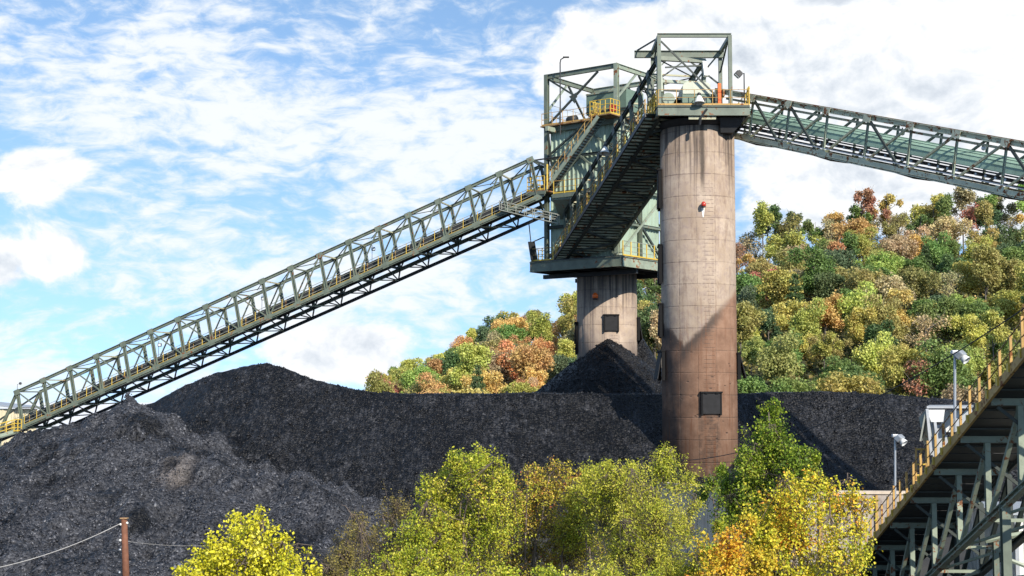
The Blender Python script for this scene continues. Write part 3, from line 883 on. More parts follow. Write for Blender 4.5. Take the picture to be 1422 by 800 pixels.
# ------------------------------------------------------------------ truss conveyors
def gallery(root, A, B, q, w, h, up, nb, t0=0, t1=None, mats=('steel', 'steel', 'steel'), cw=.24, pw=.2, dw=.1, front_dir=1, back_dir=-1, back_mat='steel', roof=True, flip_at=None):
    """box truss; A,B = ends of the near bottom chord, q = level unit vector to the far side"""
    t1 = nb if t1 is None else t1
    step = (B - A) / nb
    d = step.normalized()
    f = lambda i: A + step * i
    cm, pm, dm = (M[x] for x in mats)
    for s, mt, mb in ((0, cm, M[mats[0]]), (1, M[back_mat], M[back_mat])):
        o = q * (w * s)
        beam('bottom_chord', f(t0) + o, f(t1) + o, cw, cw * 1.15, mb, root, i=True)
        beam('top_chord', f(t0) + o + up * h, f(t1) + o + up * h, cw, cw, mt, root, i=True)
        if s == 0:
            for i in range(t0, t1 + 1):
                for hh in (.06, h - .06):
                    c = f(i) + up * hh - q * (cw * .5 + .012)
                    MB().box(c, .62, .02, .50, (d, q, d.cross(q))).build('gusset', M[mats[0]], root)
        for i in range(t0, t1 + 1):
            beam('post', f(i) + o + up * cw * .4, f(i) + o + up * (h - cw * .4), pw, pw, pm if not s else M[back_mat], root, up=d, i=True)
        for i in range(t0, t1):
            dirn = front_dir if s == 0 else back_dir
            if flip_at is not None and i >= flip_at and s == 0: dirn = -dirn
            oo = o + q * (.03 if s else -.03)
            a, b = (f(i), f(i + 1) + up * h) if dirn > 0 else (f(i) + up * h, f(i + 1))
            beam('diagonal_brace', a + oo, b + oo, dw, dw, dm if not s else M[back_mat], root)
    if roof:
        for i in range(t0, t1 + 1):
            beam('roof_strut', f(i) + up * h, f(i) + up * h + q * w, .12, .12, M['cream'] if i % 2 else dm, root)
        for i in range(t0, t1):
            a, b = f(i) + up * (h - .06), f(i + 1) + up * (h - .06) + q * w
            if i % 2: a, b = f(i) + up * (h - .06) + q * w, f(i + 1) + up * (h - .06)
            beam('roof_brace', a, b, .07, .07, M['steel_dark'], root)
            if i % 2 == 0: beam('roof_brace', (f(i) + f(i + 1)) / 2 + up * (h - .12) + q * (w / 2), f(i + 1) + up * (h - .12), .06, .06, M['cream'], root)
    return f, d


# long conveyor that climbs over the stockpile to the tower
A3, B3 = P(32, 594, 138.0), P(748, 275, 124.5)
dH = (B3 - A3); dH.z = 0; dH.normalize()
q3 = V((-dH.y, dH.x, 0))
d3 = (B3 - A3).normalized()
perp3 = q3.cross(d3) * -1
up3 = (Z * .45 + (perp3 if perp3.z > 0 else -perp3) * .55).normalized()
stock = empty('stockpile_conveyor', V((A3.x, A3.y, 0)), 'long grey green trussed conveyor climbing over the coal from the low end to the tower', 'conveyor')
W3, H3, N3 = 3.7, 3.5, 18
f3c, _ = gallery(stock, A3, B3, q3, W3, H3, up3, N3, 0, N3, ('steel', 'steel', 'steel'), .27, .26, .11, -1, 1, 'steel', True, 9)
for s in (0, 1):     # raking end posts at the low end
    beam('end_post', f3c(0) + q3 * (W3 * s) + up3 * H3, f3c(-1) + q3 * (W3 * s) + Z * .15, .24, .24, M['steel'], stock, i=True)
    beam('bottom_chord', f3c(-1.6) + q3 * (W3 * s), f3c(0) + q3 * (W3 * s), .22, .25, M['steel'], stock)
beam('tie_rod', f3c(0) + q3 * W3 + up3 * (H3 - .1), f3c(-1.8) + q3 * W3 + up3 * 2.5, .14, .14, M['steel_dark'], stock)
for s in (0, 1):     # and at the tower end
    beam('end_post', f3c(N3) + q3 * (W3 * s) + up3 * H3, f3c(N3 + .75) + q3 * (W3 * s) + up3 * 1.6, .2, .2, M['steel_dark'], stock)
# keel truss below the deck
kd = q3 * (W3 * .9) - Z * 1.0
beam('keel_chord', f3c(-.5) + kd, f3c(N3 + .4) + kd, .24, .26, M['black_steel'], stock, i=True)
for i in range(0, N3 + 1):
    beam('keel_strut', f3c(i) - Z * .12, f3c(i) + kd, .09, .09, M['steel_dark'], stock)
    beam('keel_strut', f3c(i) + q3 * W3 - Z * .12, f3c(i) + kd, .11, .11, M['black_steel'], stock)
    if i < N3:
        beam('keel_brace', f3c(i) - Z * .1, f3c(i + 1) + kd, .10, .10, M['steel_dark'] if i % 2 else M['cream'], stock)
        beam('keel_brace', f3c(i + .5) + q3 * W3 - Z * .12, f3c(i + 1) + kd, .1, .1, M['black_steel'], stock)
        beam('deck_beam', f3c(i) + Z * .06, f3c(i) + q3 * W3 + Z * .06, .14, .2, M['steel_dark'], stock)
# walkway on the near side, belt on the far side
wk = beam('walkway', f3c(-1.5) + q3 * .42 + Z * .2, f3c(N3) + q3 * .42 + Z * .2, .95, .06, M['steel_dark'], stock)
beam('walkway_channel', f3c(-1.5) - q3 * .14 + Z * .1, f3c(N3 + .2) - q3 * .14 + Z * .1, .07, .28, M['steel'], stock)
railing(stock, [f3c(-1.4) + q3 * .13 + Z * .22, f3c(N3 - .1) + q3 * .13 + Z * .22], M['rail'], M['yellow'], 1.0, 1.42, .026, .034, 2)
railing(stock, [f3c(-1.4) + q3 * .95 + Z * .22, f3c(N3 - .1) + q3 * .95 + Z * .22], M['rail'], M['ochre'], 1.0, 1.42, .024, .03, 1, False)
for off in (1.15, 2.75):
    beam('stringer', f3c(-1.5) + q3 * off + Z * .45, f3c(N3 + .3) + q3 * off + Z * .45, .1, .34, M['steel_dark'], stock)
beam('side_guard', f3c(-1.4) + q3 * 1.08 + Z * .86, f3c(N3 + .2) + q3 * 1.08 + Z * .80, .05, .80, M['black_steel'], stock)
vs, n = [], 60
for i in range(n + 1):
    p = f3c(-1.5 + (N3 + 2) * i / n)
    for j, (x, z) in enumerate(((1.2, 1.06), (1.5, .86), (1.95, .8), (2.4, .86), (2.7, 1.06), (2.7, 1.03), (2.4, .83), (1.95, .77), (1.5, .83), (1.2, 1.03))):
        vs.append(p + q3 * x + Z * z)
m_ = 10
MB().add(vs, [(i * m_ + j, i * m_ + (j + 1) % m_, (i + 1) * m_ + (j + 1) % m_, (i + 1) * m_ + j) for i in range(n) for j in range(m_)]).build('belt', M['black'], stock, True)
beam('return_belt', f3c(-1.5) + q3 * 1.95 + Z * .22, f3c(N3) + q3 * 1.95 + Z * .22, 1.25, .03, M['black'], stock)
for i in range(46):
    p = f3c(-1 + i * .415)
    MB().tube([p + q3 * 1.2 + Z * 1.0, p + q3 * 1.5 + Z * .74, p + q3 * 2.4 + Z * .74, p + q3 * 2.7 + Z * 1.0], .08, 6).build('idler', M['galv'] if i % 3 else M['black_steel'], stock)
# small service gangway from the truss to the tower
gw = empty('gangway', f3c(N3 - 1.3), 'short grey gangway with rails dropping from the long conveyor to the tower', 'gangway')
ga, gb = f3c(N3 - 1.2) - q3 * .3 + Z * .35, P(776, 311, 124.0)
beam('tread_plate', ga, gb, .7, .06, M['rail'], gw)
railing(gw, [ga - q3 * .33, gb - q3 * .33], M['rail'], M['rail'], .8, .8, .03, .03, 2, False)
railing(gw, [ga + q3 * .33, gb + q3 * .33], M['rail'], M['rail'], .8, .8, .03, .03, 1, False)


def hang_lamp(p, label):
    g = empty('hanging_lamp', p, label, 'lamp', 'lamps hung inside the long conveyor')
    MB().tube([p, p - Z * 2.0], .022, 5).build('stem', M['black_steel'], g)
    MB().box(p - Z * .35 + V((.12, -.1, 0)), .34, .3, .34).build('lamp_head', M['black_steel'], g, bevel=.05)
    MB().box(p - Z * .35 + V((.14, -.27, 0)), .24, .03, .24).build('lens', M['glass'], g)


for i, w_ in ((4.6, 'fourth bay from the low end'), (8.4, 'middle bays of the truss'), (12.3, 'bay two thirds up the truss'), (17.6, 'top bay beside the tower')):
    hang_lamp(f3c(i) + q3 * (W3 - .3) + up3 * (H3 - .35), 'small dark lamp hung in the long conveyor, ' + w_)
flood(f3c(0) + up3 * (H3 + .1), .62, (.3, .0, .06), 'little dark lamp on top of the low end of the long conveyor', .5, 'black_steel')

# tail end platform and shed at the low end
tl = empty('tail_platform', f3c(-1.2) - Z * .5, 'green platform with yellow railing at the low end of the long conveyor', 'platform')
pa = P(-14, 612, 136.2); pb = P(28, 600, 136.8)
dt = (pb - pa).normalized()
beam('platform_deck', pa, pb, 2.0, .12, M['steel'], tl)
beam('platform_edge', pa - q3 * 1.05, pb - q3 * 1.05, .1, .4, M['steel_lit'], tl)
railing(tl, [pa - q3 * 1.0 + Z * .08, pb - q3 * 1.0 + Z * .08, pb + q3 * .2 + Z * .08], M['yellow'], M['yellow'], 1.1, .75, .05, .05, 2)
for i in range(2):
    beam('support_leg', pa + (pb - pa) * (.35 + .55 * i), pa + (pb - pa) * (.2 + .5 * i) - Z * 3.4, .22, .22, M['steel'], tl)
sh = empty('cream_shed', P(0, 575, 150) - Z * 2, 'cream metal shed with a sloping roof behind the low end of the long conveyor', 'shed')
c0 = P(2, 560, 150); zb = 4.0
x0, x1, y0, y1 = c0.x - 6.5, c0.x + 2.0, 148, 155
M['cream_wall'] = painted('cream_sheet_wall', (.62, .55, .38), .1, .6, .12, .3)
for a, b, nr in ((V((x0, y0, 0)), V((x1, y0, 0)), V((0, -1, 0))), (V((x1, y0, 0)), V((x1, y1, 0)), V((1, 0, 0))), (V((x1, y1, 0)), V((x0, y1, 0)), V((0, 1, 0))), (V((x0, y1, 0)), V((x0, y0, 0)), V((-1, 0, 0)))):
    siding('wall', a, b, zb, c0.z - .6, M['cream_wall'], sh, nr, .5)
beam('roof', V((x0 - .4, (y0 + y1) / 2, c0.z + .6)), V((x1 + .5, (y0 + y1) / 2, c0.z - .45)), y1 - y0 + 1, .16, M['galv'], sh)
MB().box((x1 - 2.2, y0 - .06, c0.z - 2.2), 1.5, .1, 1.2).build('window', M['black_steel'], sh)
flood(V((x0 + 5.0, y0 - .3, c0.z - .5)), 1.0, (.35, -.3, -.05), 'grey floodlight above the cream shed roof', 1.5, 'black_steel')

# conveyor that runs from the tall silo over the right of the yard
A1, B1 = P(1040, 193, 101.2), P(1422, 273, 83.3)
ext = (B1 - A1)
H1, W1 = 2.95, 3.0
d1h = V((ext.x, ext.y, 0)).normalized(); q1 = V((-d1h.y, d1h.x, 0))
if q1.y < 0: q1 = -q1
d1 = ext.normalized(); pp = q1.cross(d1); pp = pp if pp.z > 0 else -pp
up1 = (Z * .4 + pp * .6).normalized()
NB1 = 6.45
st = ext / NB1
A1x = A1 - st * 1.0
B1x = A1x + st * 12
out_conv = empty('covered_conveyor', V((A1.x, A1.y, 0)), 'rust streaked green conveyor truss with a green belt hood running off from the silo deck', 'conveyor')
f1, _ = gallery(out_conv, A1x, B1x, q1, W1, H1, up1, 12, 0, 12, ('pale', 'steel_lit', 'cream'), .36, .13, .14, 1, 1, 'steel', True)
for i in range(12):
    if i in (1, 2, 4, 7, 9):
        beam('diagonal_brace', f1(i) + up1 * H1 - q1 * .1, f1(i + .85) - q1 * .1 + up1 * .15, .15, .15, M['steel_dark'], out_conv)
    beam('deck_beam', f1(i) + Z * .05, f1(i) + q1 * W1 + Z * .05, .14, .22, M['black_steel'], out_conv)
    beam('deck_beam', f1(i + .5) + Z * .05, f1(i + .5) + q1 * W1 + Z * .05, .14, .22, M['black_steel'], out_conv)
    beam('floor_brace', f1(i) - Z * .1, f1(i + 1) + q1 * W1 - Z * .1, .1, .1, M['black_steel'], out_conv)
    if i % 2 == 0:
        MB().add([f1(i + .3) + q1 * .3 - Z * .15, f1(i + 1.5) + q1 * .3 - Z * .15, f1(i + 1.0) + q1 * .7 - Z * .38, f1(i + .3) + q1 * 2.6 - Z * .15, f1(i + 1.5) + q1 * 2.6 - Z * .15, f1(i + 1.0) + q1 * 2.2 - Z * .38],
                 [(0, 1, 2), (3, 5, 4), (0, 3, 4, 1), (1, 4, 5, 2), (2, 5, 3, 0)]).build('spill_tray', M['black_steel'], out_conv)
beam('pan', f1(0) + q1 * 1.5 - Z * .22, f1(12) + q1 * 1.5 - Z * .22, 2.3, .05, M['black_steel'], out_conv)
beam('bottom_plate', f1(0) - q1 * .2 + up1 * .05, f1(12) - q1 * .2 + up1 * .05, .03, .30, M['pale'], out_conv, up=up1)
beam('top_flange', f1(.2) + up1 * (H1 + .2) + q1 * .02, f1(12) + up1 * (H1 + .2) + q1 * .02, .34, .05, M['rustdeck'], out_conv)
beam('pipe_rail', f1(.2) + up1 * (H1 - .42) + q1 * .1, f1(12) + up1 * (H1 - .42) + q1 * .1, .1, .16, M['cream'], out_conv)
vs, fs, n = [], [], 11
arcp = [(1.5 + .85 * math.cos(math.pi * (j / (n - 1))) * -1, 1.12 + .95 * math.sin(math.pi * (j / (n - 1))) ** .8) for j in range(n)]
ring = arcp + [(x * .97 + .045, z - .04) for x, z in reversed(arcp)]
kk = len(ring)
ns = 24
for i in range(ns + 1):
    for x, z in ring: vs.append(f1(12 * i / ns) + q1 * x + up1 * z)
beam('conduit', f1(0) - q1 * .24 + up1 * .42, f1(12) - q1 * .24 + up1 * .42, .06, .06, M['galv'], out_conv)
hood = MB().add(vs, [(i * kk + j, i * kk + (j + 1) % kk, (i + 1) * kk + (j + 1) % kk, (i + 1) * kk + j) for i in range(ns) for j in range(kk)] + [tuple(range(kk)), tuple(ns * kk + j for j in reversed(range(kk)))])
hood = hood.build('belt_hood', M['hood'], out_conv)
for j in (1, 2, 3, 4, 5):
    x, z = arcp[j]
    beam('hood_seam', f1(0) + q1 * (x - .012) + up1 * (z + .012), f1(12) + q1 * (x - .012) + up1 * (z + .012), .035, .03, M['hood'], out_conv)
for z_, t_, mt in ((.98, .10, 'black_steel'), (.42, .14, 'black_steel')):
    beam('stringer', f1(0) + q1 * .72 + up1 * z_, f1(12) + q1 * .72 + up1 * z_, .1, t_, M[mt], out_conv)
beam('belt', f1(0) + q1 * 1.5 + up1 * .8, f1(12) + q1 * 1.5 + up1 * .8, 1.3, .04, M['black'], out_conv)
beam('return_belt', f1(0) + q1 * 1.5 + up1 * .45, f1(12) + q1 * 1.5 + up1 * .45, 1.3, .03, M['black'], out_conv)
for i in range(60):
    p = f1(.1 + i * .2)
    MB().beam(p + q1 * .74 + up1 * .7, p + q1 * 2.2 + up1 * .7, .14, .16, up1).build('idler', M['galv'], out_conv)
for i in (2.75, 4.75, 6.5):
    cone = f1(i) + up1 * (H1 - .55) + q1 * .25
    g = empty('bulkhead_lamp', cone, 'small pale lamp under the top chord of the covered conveyor', 'lamp', 'pale lamps under the covered conveyor chord')
    MB().lathe(cone - Z * .2, [(.05, 0), (.13, .06), (.15, .16), (.1, .28)], 12).build('lamp_glass', M['glass'], g, True)
    MB().tube([cone + Z * .06, cone + Z * .3], .04, 6).build('lamp_stem', M['black_steel'], g)

# ------------------------------------------------------------------ transfer tower on the far silo
Nn = V((8.97, 122.0, 0)); ta = V((-.795, .606, 0)).normalized(); tb = V((.606, .795, 0)).normalized()
T = lambda i, j, z: Nn + ta * i + tb * j + Z * z
ZP, ZU, ZTOP, TL = 21.05, 33.15, 37.85, 7.4
tower = empty('transfer_tower', V((FAR.x, FAR.y, HF)), 'tall green steel transfer tower clad in corrugated sheet on the shorter silo', 'tower')
pi0, pi1, pj0, pj1 = -1.5, 8.0, -1.7, 9.0
c = T((pi0 + pi1) / 2, (pj0 + pj1) / 2, ZP - .05)
MB().box(c, pi1 - pi0, pj1 - pj0, .1, (ta, tb, Z)).build('platform_plate', M['black_steel'], tower)
for (i0, j0), (i1, j1), mt in (((pi0, pj0), (pi1, pj0), 'steel'), ((pi0, pj0 + .2), (pi0, pj1 - .2), 'steel_lit'), ((pi0, pj1), (pi1, pj1), 'steel_dark'), ((pi1, pj0 + .2), (pi1, pj1 - .2), 'steel_dark')):  # sunny edge lighter, rear edges darker: light and shade in the paint
    beam('platform_beam', T(i0, j0, ZP - .52), T(i1, j1, ZP - .52), .26, .84, M[mt], tower, i=True)
for k_ in range(5):
    i = pi0 + 1 + k_ * 1.9
    beam('floor_joist', T(i, pj0 + .25, ZP - .55), T(i, pj1 - .25, ZP - .55), .2, .7, M['black_steel'], tower, i=True)
beam('girder', T(pi1 + .6, 1.2, ZP - 1.15), T(pi0 + .3, 1.2, ZP - 1.15), .3, .36, M['black_steel'], tower)
beam('girder', T(pi1 + .6, 6.2, ZP - 1.15), T(pi0 + .3, 6.2, ZP - 1.15), .3, .36, M['black_steel'], tower)
for i, j in ((0, 0), (TL, 0), (0, TL), (TL, TL)):
    beam('corner_post', T(i, j, ZP), T(i, j, ZTOP), .36, .36, M['steel_lit'] if (i, j) == (0, 0) else M['steel'], tower, up=tb, i=True)
for i, j in ((TL / 2, TL), (TL, TL / 2), (0, TL / 2)):
    beam('middle_post', T(i, j, ZP), T(i, j, ZU - .5), .26, .26, M['steel'], tower, up=tb, i=True)
faces = [((0, 0), (TL, 0), -tb, 'steel'), ((0, 0), (0, TL), -ta, 'steel_lit'), ((0, TL), (TL, TL), tb, 'steel'), ((TL, 0), (TL, TL), ta, 'steel')]  # sun-facing wall gets the lighter steel, sunlight put into its colour
for (i0, j0), (i1, j1), nr, mt in faces:
    p0, p1 = T(i0, j0, 0), T(i1, j1, 0)
    dd = (p1 - p0).normalized()
    siding('siding_wall', p0 + dd * .2 - nr * .32, p1 - dd * .2 - nr * .32, ZP + .02, ZU - .32, M['siding'], tower, nr, .44)
    for z in (ZP + 3.1, ZP + 6.1, ZP + 9.2):
        beam('girt', p0 + Z * z, p1 + Z * z, .16, .26, M['steel' if nr == -ta else 'steel_dark'], tower, i=True)  # darker girts away from the sun, shade put into the colour
    beam('deck_edge_beam', p0 + Z * (ZU - .3), p1 + Z * (ZU - .3), .22, .44, M[mt], tower, i=True)
    beam('crown_beam', p0 + Z * (ZTOP - .2), p1 + Z * (ZTOP - .2), .24, .42, M[mt] if nr != tb else M['steel_lit'], tower, i=True)
    for z0, z1 in ((ZP + .2, ZP + 3.0), (ZP + 3.2, ZP + 6.0), (ZP + 6.2, ZP + 9.1), (ZP + 9.3, ZU - .5)):
        mid = (p0 + p1) / 2
        if nr == -ta and z0 < ZP + 1:
            beam('wall_brace', p0 + Z * z0 + nr * .1, p1 + Z * (z1 + 3.0) + nr * .1, .18, .18, M['steel_lit'], tower)
            beam('wall_brace', p1 + Z * z0 + nr * .02, p0 + Z * (z1 + 3.0) + nr * .02, .18, .18, M['steel_dark'], tower)
        elif nr != -ta:
            beam('wall_brace', p1 + Z * z0 + nr * .1, mid + Z * z1 + nr * .1, .16, .16, M['steel_dark'], tower)
            beam('wall_brace', p0 + Z * z0 + nr * .1, mid + Z * z1 + nr * .1, .16, .16, M['steel'], tower)
# open crown bracing
zb_, zt_ = ZU + .1, ZTOP - .45
beam('crown_brace', T(TL - .1, 0, zb_), T(1.9, 0, zt_), .16, .16, M['steel_dark'], tower)
beam('crown_brace', T(TL - .2, .06, zt_), T(4.2, .06, zb_ + 2.2), .15, .15, M['steel_dark'], tower)
MB().add([T(4.0, -.12, zb_ + 2.6), T(4.9, -.12, zb_ + 2.3), T(4.3, -.12, zb_ + 1.6), T(4.0, -.09, zb_ + 2.6), T(4.9, -.09, zb_ + 2.3), T(4.3, -.09, zb_ + 1.6)],
         [(0, 1, 2), (3, 5, 4), (0, 3, 4, 1), (1, 4, 5, 2), (2, 5, 3, 0)]).build('gusset', M['steel_dark'], tower)
beam('crown_brace', T(0, .1, ZU + 1.7), T(0, 3.1, zt_), .16, .16, M['steel_lit'], tower)
beam('crown_brace', T(0, TL - .1, ZU + .6), T(0, 3.6, zt_), .15, .15, M['steel_dark'], tower)
beam('crown_brace', T(TL, .2, ZU + 1.5), T(TL, 3.1, zt_), .16, .16, M['steel_lit'], tower)
beam('crown_brace', T(TL, TL - .1, ZU + .3), T(TL, 3.4, zt_), .15, .15, M['steel_dark'], tower)
beam('crown_brace', T(TL - .2, TL, zb_), T(3.9, TL, zt_), .15, .15, M['steel_dark'], tower)
beam('crown_brace', T(.2, TL, zb_), T(3.5, TL, zt_), .15, .15, M['steel_dark'], tower)
# upper deck
c = T(TL / 2 - .1, TL / 2 - .2, ZU - .02)
MB().box(c, TL + .9, TL + .6, .1, (ta, tb, Z)).build('upper_deck', M['rustdeck'], tower)
beam('bracket', T(6.4, -.1, ZU - .45), T(6.4, -1.4, ZU - .45), .3, .4, M['steel_lit'], tower)
beam('bracket_brace', T(6.4, -1.2, ZU - .6), T(6.9, 0, ZU - 3.4), .16, .16, M['steel_dark'], tower)
e0, e1 = -.4, TL + .25
railing(tower, [T(2.0, e0, ZU + .04), T(e1, e0, ZU + .04), T(e1, TL - .1, ZU + .04)], M['ochre'], M['ochre'], 1.1, 1.05, .022, .03)
railing(tower, [T(e1, TL, ZU + .04), T(-.3, TL, ZU + .04)], M['rail'], M['rail'], 1.1, 1.05, .022, .03)
railing(tower, [T(e1, 1.0, ZU + .04), T(e1, TL, ZU + .04)], M['rail'], M['rail'], 2.1, 1.2, .02, .025)
# caged corner landing at the stair head
MB().box(T(.6, -1.0, ZU - .02), 2.3, 1.5, .08, (ta, tb, Z)).build('stair_landing', M['rustdeck'], tower)
railing(tower, [T(1.5, -.35, ZU + .03), T(1.6, -1.7, ZU + .03), T(-.5, -1.7, ZU + .03), T(-.5, -.3, ZU + .03)], M['yellow'], M['yellow'], 1.25, .5, .035, .035, 2)
# head chute casing on the deck
hc = empty('chute_housing', T(2.6, 3.4, ZU + .03), 'big dull green chute housing on the upper deck of the transfer tower', 'machine')
MB().box(T(2.4, 3.4, ZU + 1.95), 4.2, 2.8, 1.9, (ta, tb, Z)).build('casing', M['housing'], hc)
MB().box(T(2.4, 3.4, ZU + .52), 3.8, 2.4, .96, (ta, tb, Z)).build('lower_chute', M['cream'], hc)
beam('casing_rib', T(.28, 1.96, ZU + 1.2), T(4.5, 1.96, ZU + 1.2), .1, .12, M['steel_dark'], hc)
beam('casing_rib', T(.28, 1.96, ZU + 2.84), T(4.5, 1.96, ZU + 2.84), .1, .12, M['steel_lit'], hc)
g = empty('drive_motor', T(5.6, 1.2, ZU + .03), 'low dark motor with a rusty base on the upper tower deck', 'machine')
MB().lathe(T(5.0, 1.2, ZU + .62), [(.1, 0), (.34, .02), (.36, .8), (.25, 1.0), (.1, 1.02)], 16, ta).build('motor_body', M['black_steel'], g, True)
MB().box(T(5.5, 1.2, ZU + .2), 1.5, .8, .34, (ta, tb, Z)).build('motor_base', M['rustdeck'], g)
g = empty('fire_hydrant_cabinet', T(.15, -.1, ZU + .03) - tb * .5, 'small rusty red cabinet behind the yellow cage at the stair head', 'cabinet')
MB().box(T(-.1, -.7, ZU + .65), .5, .4, .6, (ta, tb, Z)).build('cabinet_body', M['red'], g)
MB().box(T(-.1, -.7, ZU + .2), .2, .2, .3, (ta, tb, Z)).build('cabinet_stand', M['rustdeck'], g)

# stair on the left face: landing low at the far corner, up to the stair head
ZL = 27.2
stair = empty('steel_stair', T(6.4, -1.3, ZL), 'steep steel stair with dark treads along the shaded face of the tower', 'stair')
sa, sb = T(6.3, -1.25, ZL), T(.75, -1.25, ZU - .1)
for s in (-.48, .48):
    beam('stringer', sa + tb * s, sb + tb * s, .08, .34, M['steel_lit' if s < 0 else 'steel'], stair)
for i in range(27):
    p = sa + (sb - sa) * ((i + .6) / 27.5)
    MB().box(p + Z * .02, .27, .88, .05, (ta, tb, Z)).build('tread', M['black_steel'], stair)
railing(stair, [sa - tb * .5 + Z * .1, sb - tb * .5 + Z * .1], M['ochre'], M['ochre'], .95, .95, .025, .03, 1, False)
railing(stair, [sa + tb * .5 + Z * .1, sb + tb * .5 + Z * .1], M['ochre'], M['ochre'], .95, .95, .025, .03, 1, False)
land = empty('stair_platform', T(7.2, -1.2, ZL), 'small platform with bright yellow railing at the foot of the tower stair', 'platform')
MB().box(T(7.1, -1.15, ZL - .06), 1.9, 2.1, .1, (ta, tb, Z)).build('platform_deck', M['rustdeck'], land)
beam('platform_edge', T(6.0, -2.15, ZL - .25), T(8.1, -2.15, ZL - .25), .1, .3, M['steel'], land)
beam('platform_brace', T(7.1, -1.9, ZL - .3), T(7.4, -.2, ZL - 2.2), .14, .14, M['steel_dark'], land)
railing(land, [T(6.15, -2.1, ZL), T(8.0, -2.1, ZL), T(8.0, -.2, ZL)], M['yellow'], M['yellow'], 1.2, .5, .04, .04, 2)
bar('hoop', [T(8.2, -1.4, ZL + 1.0), T(8.2, -1.4, ZL + 2.6), T(8.0, -1.2, ZL + 2.85), T(4.6, -1.0, ZL + 2.95), T(4.5, -1.0, ZL + 2.2)], .07, M['black_steel'], land)
beam('gate_post', T(5.9, -2.0, ZL), T(5.9, -2.0, ZL + 2.2), .2, .12, M['yellow'], land)
land2 = empty('service_platform', T(3.8, -1.0, ZL - .4), 'dark service platform below the stair on the shaded face of the tower', 'platform')
MB().box(T(3.6, -1.0, ZL - .5), 3.6, 1.8, .1, (ta, tb, Z)).build('platform_deck', M['steel_dark'], land2)
beam('platform_edge', T(1.8, -1.95, ZL - .65), T(5.4, -1.95, ZL - .65), .1, .34, M['steel'], land2)
railing(land2, [T(1.9, -1.9, ZL - .44), T(5.3, -1.9, ZL - .44)], M['ochre'], M['yellow'], 1.1, 1.1, .03, .04)
MB().add([T(1.8, -1.9, ZL - .9), T(5.4, -1.9, ZL - .9), T(5.8, -.2, ZL - 2.4), T(2.2, -.2, ZL - 2.4), T(1.8, -1.9, ZL - .98), T(5.4, -1.9, ZL - .98), T(5.8, -.2, ZL - 2.48), T(2.2, -.2, ZL - 2.48)],
         [(0, 1, 2, 3), (4, 7, 6, 5), (0, 4, 5, 1), (1, 5, 6, 2), (2, 6, 7, 3), (3, 7, 4, 0)]).build('soffit', M['steel'], land2)
# lower platform railings
railing(tower, [T(pi0 + .1, pj0 + .4, ZP), T(pi0 + .1, pj1 - .3, ZP)], M['rail'], M['yellow'], 1.25, 1.3, .03, .06, 2)
railing(tower, [T(5.6, pj0 + .1, ZP), T(pi1 - .1, pj0 + .1, ZP), T(pi1 - .1, pj1 - .4, ZP)], M['ochre'], M['yellow'], 1.1, 1.0, .03, .05, 1)
g = empty('leaning_hatch_cover', T(7.95, -1.9, ZP), 'dark steel plate leaning out over the edge of the lower tower platform', 'plate')
MB().beam(T(7.75, -1.4, ZP + .1), T(8.0, -1.5, ZP + 1.75), .12, .9, up=tb).build('plate', M['black_steel'], g)
MB().tube([T(7.95, -1.5, ZP + 1.7), T(7.3, -.6, ZP + 2.2)], .06, 6).build('stay', M['black_steel'], g)
MB().tube([T(7.9, -1.7, ZP + 1.7), T(8.05, -1.8, ZP + 3.4)], .05, 6).build('handle', M['black_steel'], g)
pl = empty('street_lamp', T(5.6, -.45, ZU), 'thin dark lamp pole with a curved arm rising above the tower roof frame', 'lamp')
lp = T(5.6, -.45, ZU - 1.0)
top = T(5.6, -.45, 39.0)
MB().tube([lp, top - Z * .4, top - Z * .1 + V((.06, 0, 0)), top + V((.35, 0, .08))], .055, 8).build('pole', M['black_steel'], pl)
MB().box(top + V((.52, 0, .1)), .55, .22, .12).build('lamp_head', M['black_steel'], pl, bevel=.03)

# ------------------------------------------------------------------ steep gallery between the tower and the tall silo
AL, BL = P(785, 362, 124.4), P(915, 163, 100.3)
dg = BL - AL
q2 = V((-dg.y, dg.x, 0)).normalized()
if q2.x < 0: q2 = -q2
W2, H2, N2 = 3.4, 4.2, 12
gal = empty('transfer_gallery', V((AL.x, AL.y, ZP)), 'steep covered gallery seen from below, linking the transfer tower to the tall silo deck', 'conveyor')
up2 = Z
f2g, d2g = gallery(gal, AL, BL, q2, W2, H2, up2, N2, 0, N2, ('steel_dark', 'steel', 'steel_dark'), .26, .24, .08, -1, 1, 'steel', True)
for i in range(N2 * 4):
    p = f2g(i / 4)
    beam('floor_slat', p + Z * .1 - q2 * .9, p + q2 * W2 + Z * .1, .30, .12, M['pale' if i % 4 == 1 else 'steel_lit'], gal)  # slats painted paler to put daylight on the dim underside
beam('floor_plate', f2g(0) + q2 * (W2 / 2) + Z * .26, f2g(N2) + q2 * (W2 / 2) + Z * .26, W2 - .2, .04, M['steel_dark'], gal)
for i in range(N2):
    a, b = f2g(i) - Z * .08, f2g(i + 1) + q2 * W2 - Z * .08
    beam('floor_brace', a if i % 2 else a + q2 * W2, b if i % 2 else b - q2 * W2, .14, .14, M['steel_dark'], gal)
    beam('floor_light_streak', f2g(i + .3) + q2 * 1.9 + Z * .02, f2g(i + .72) + q2 * 3.3 + Z * .02, .09, .05, M['steel_lit'], gal)  # added pale strips standing for sun flashing through the floor gaps
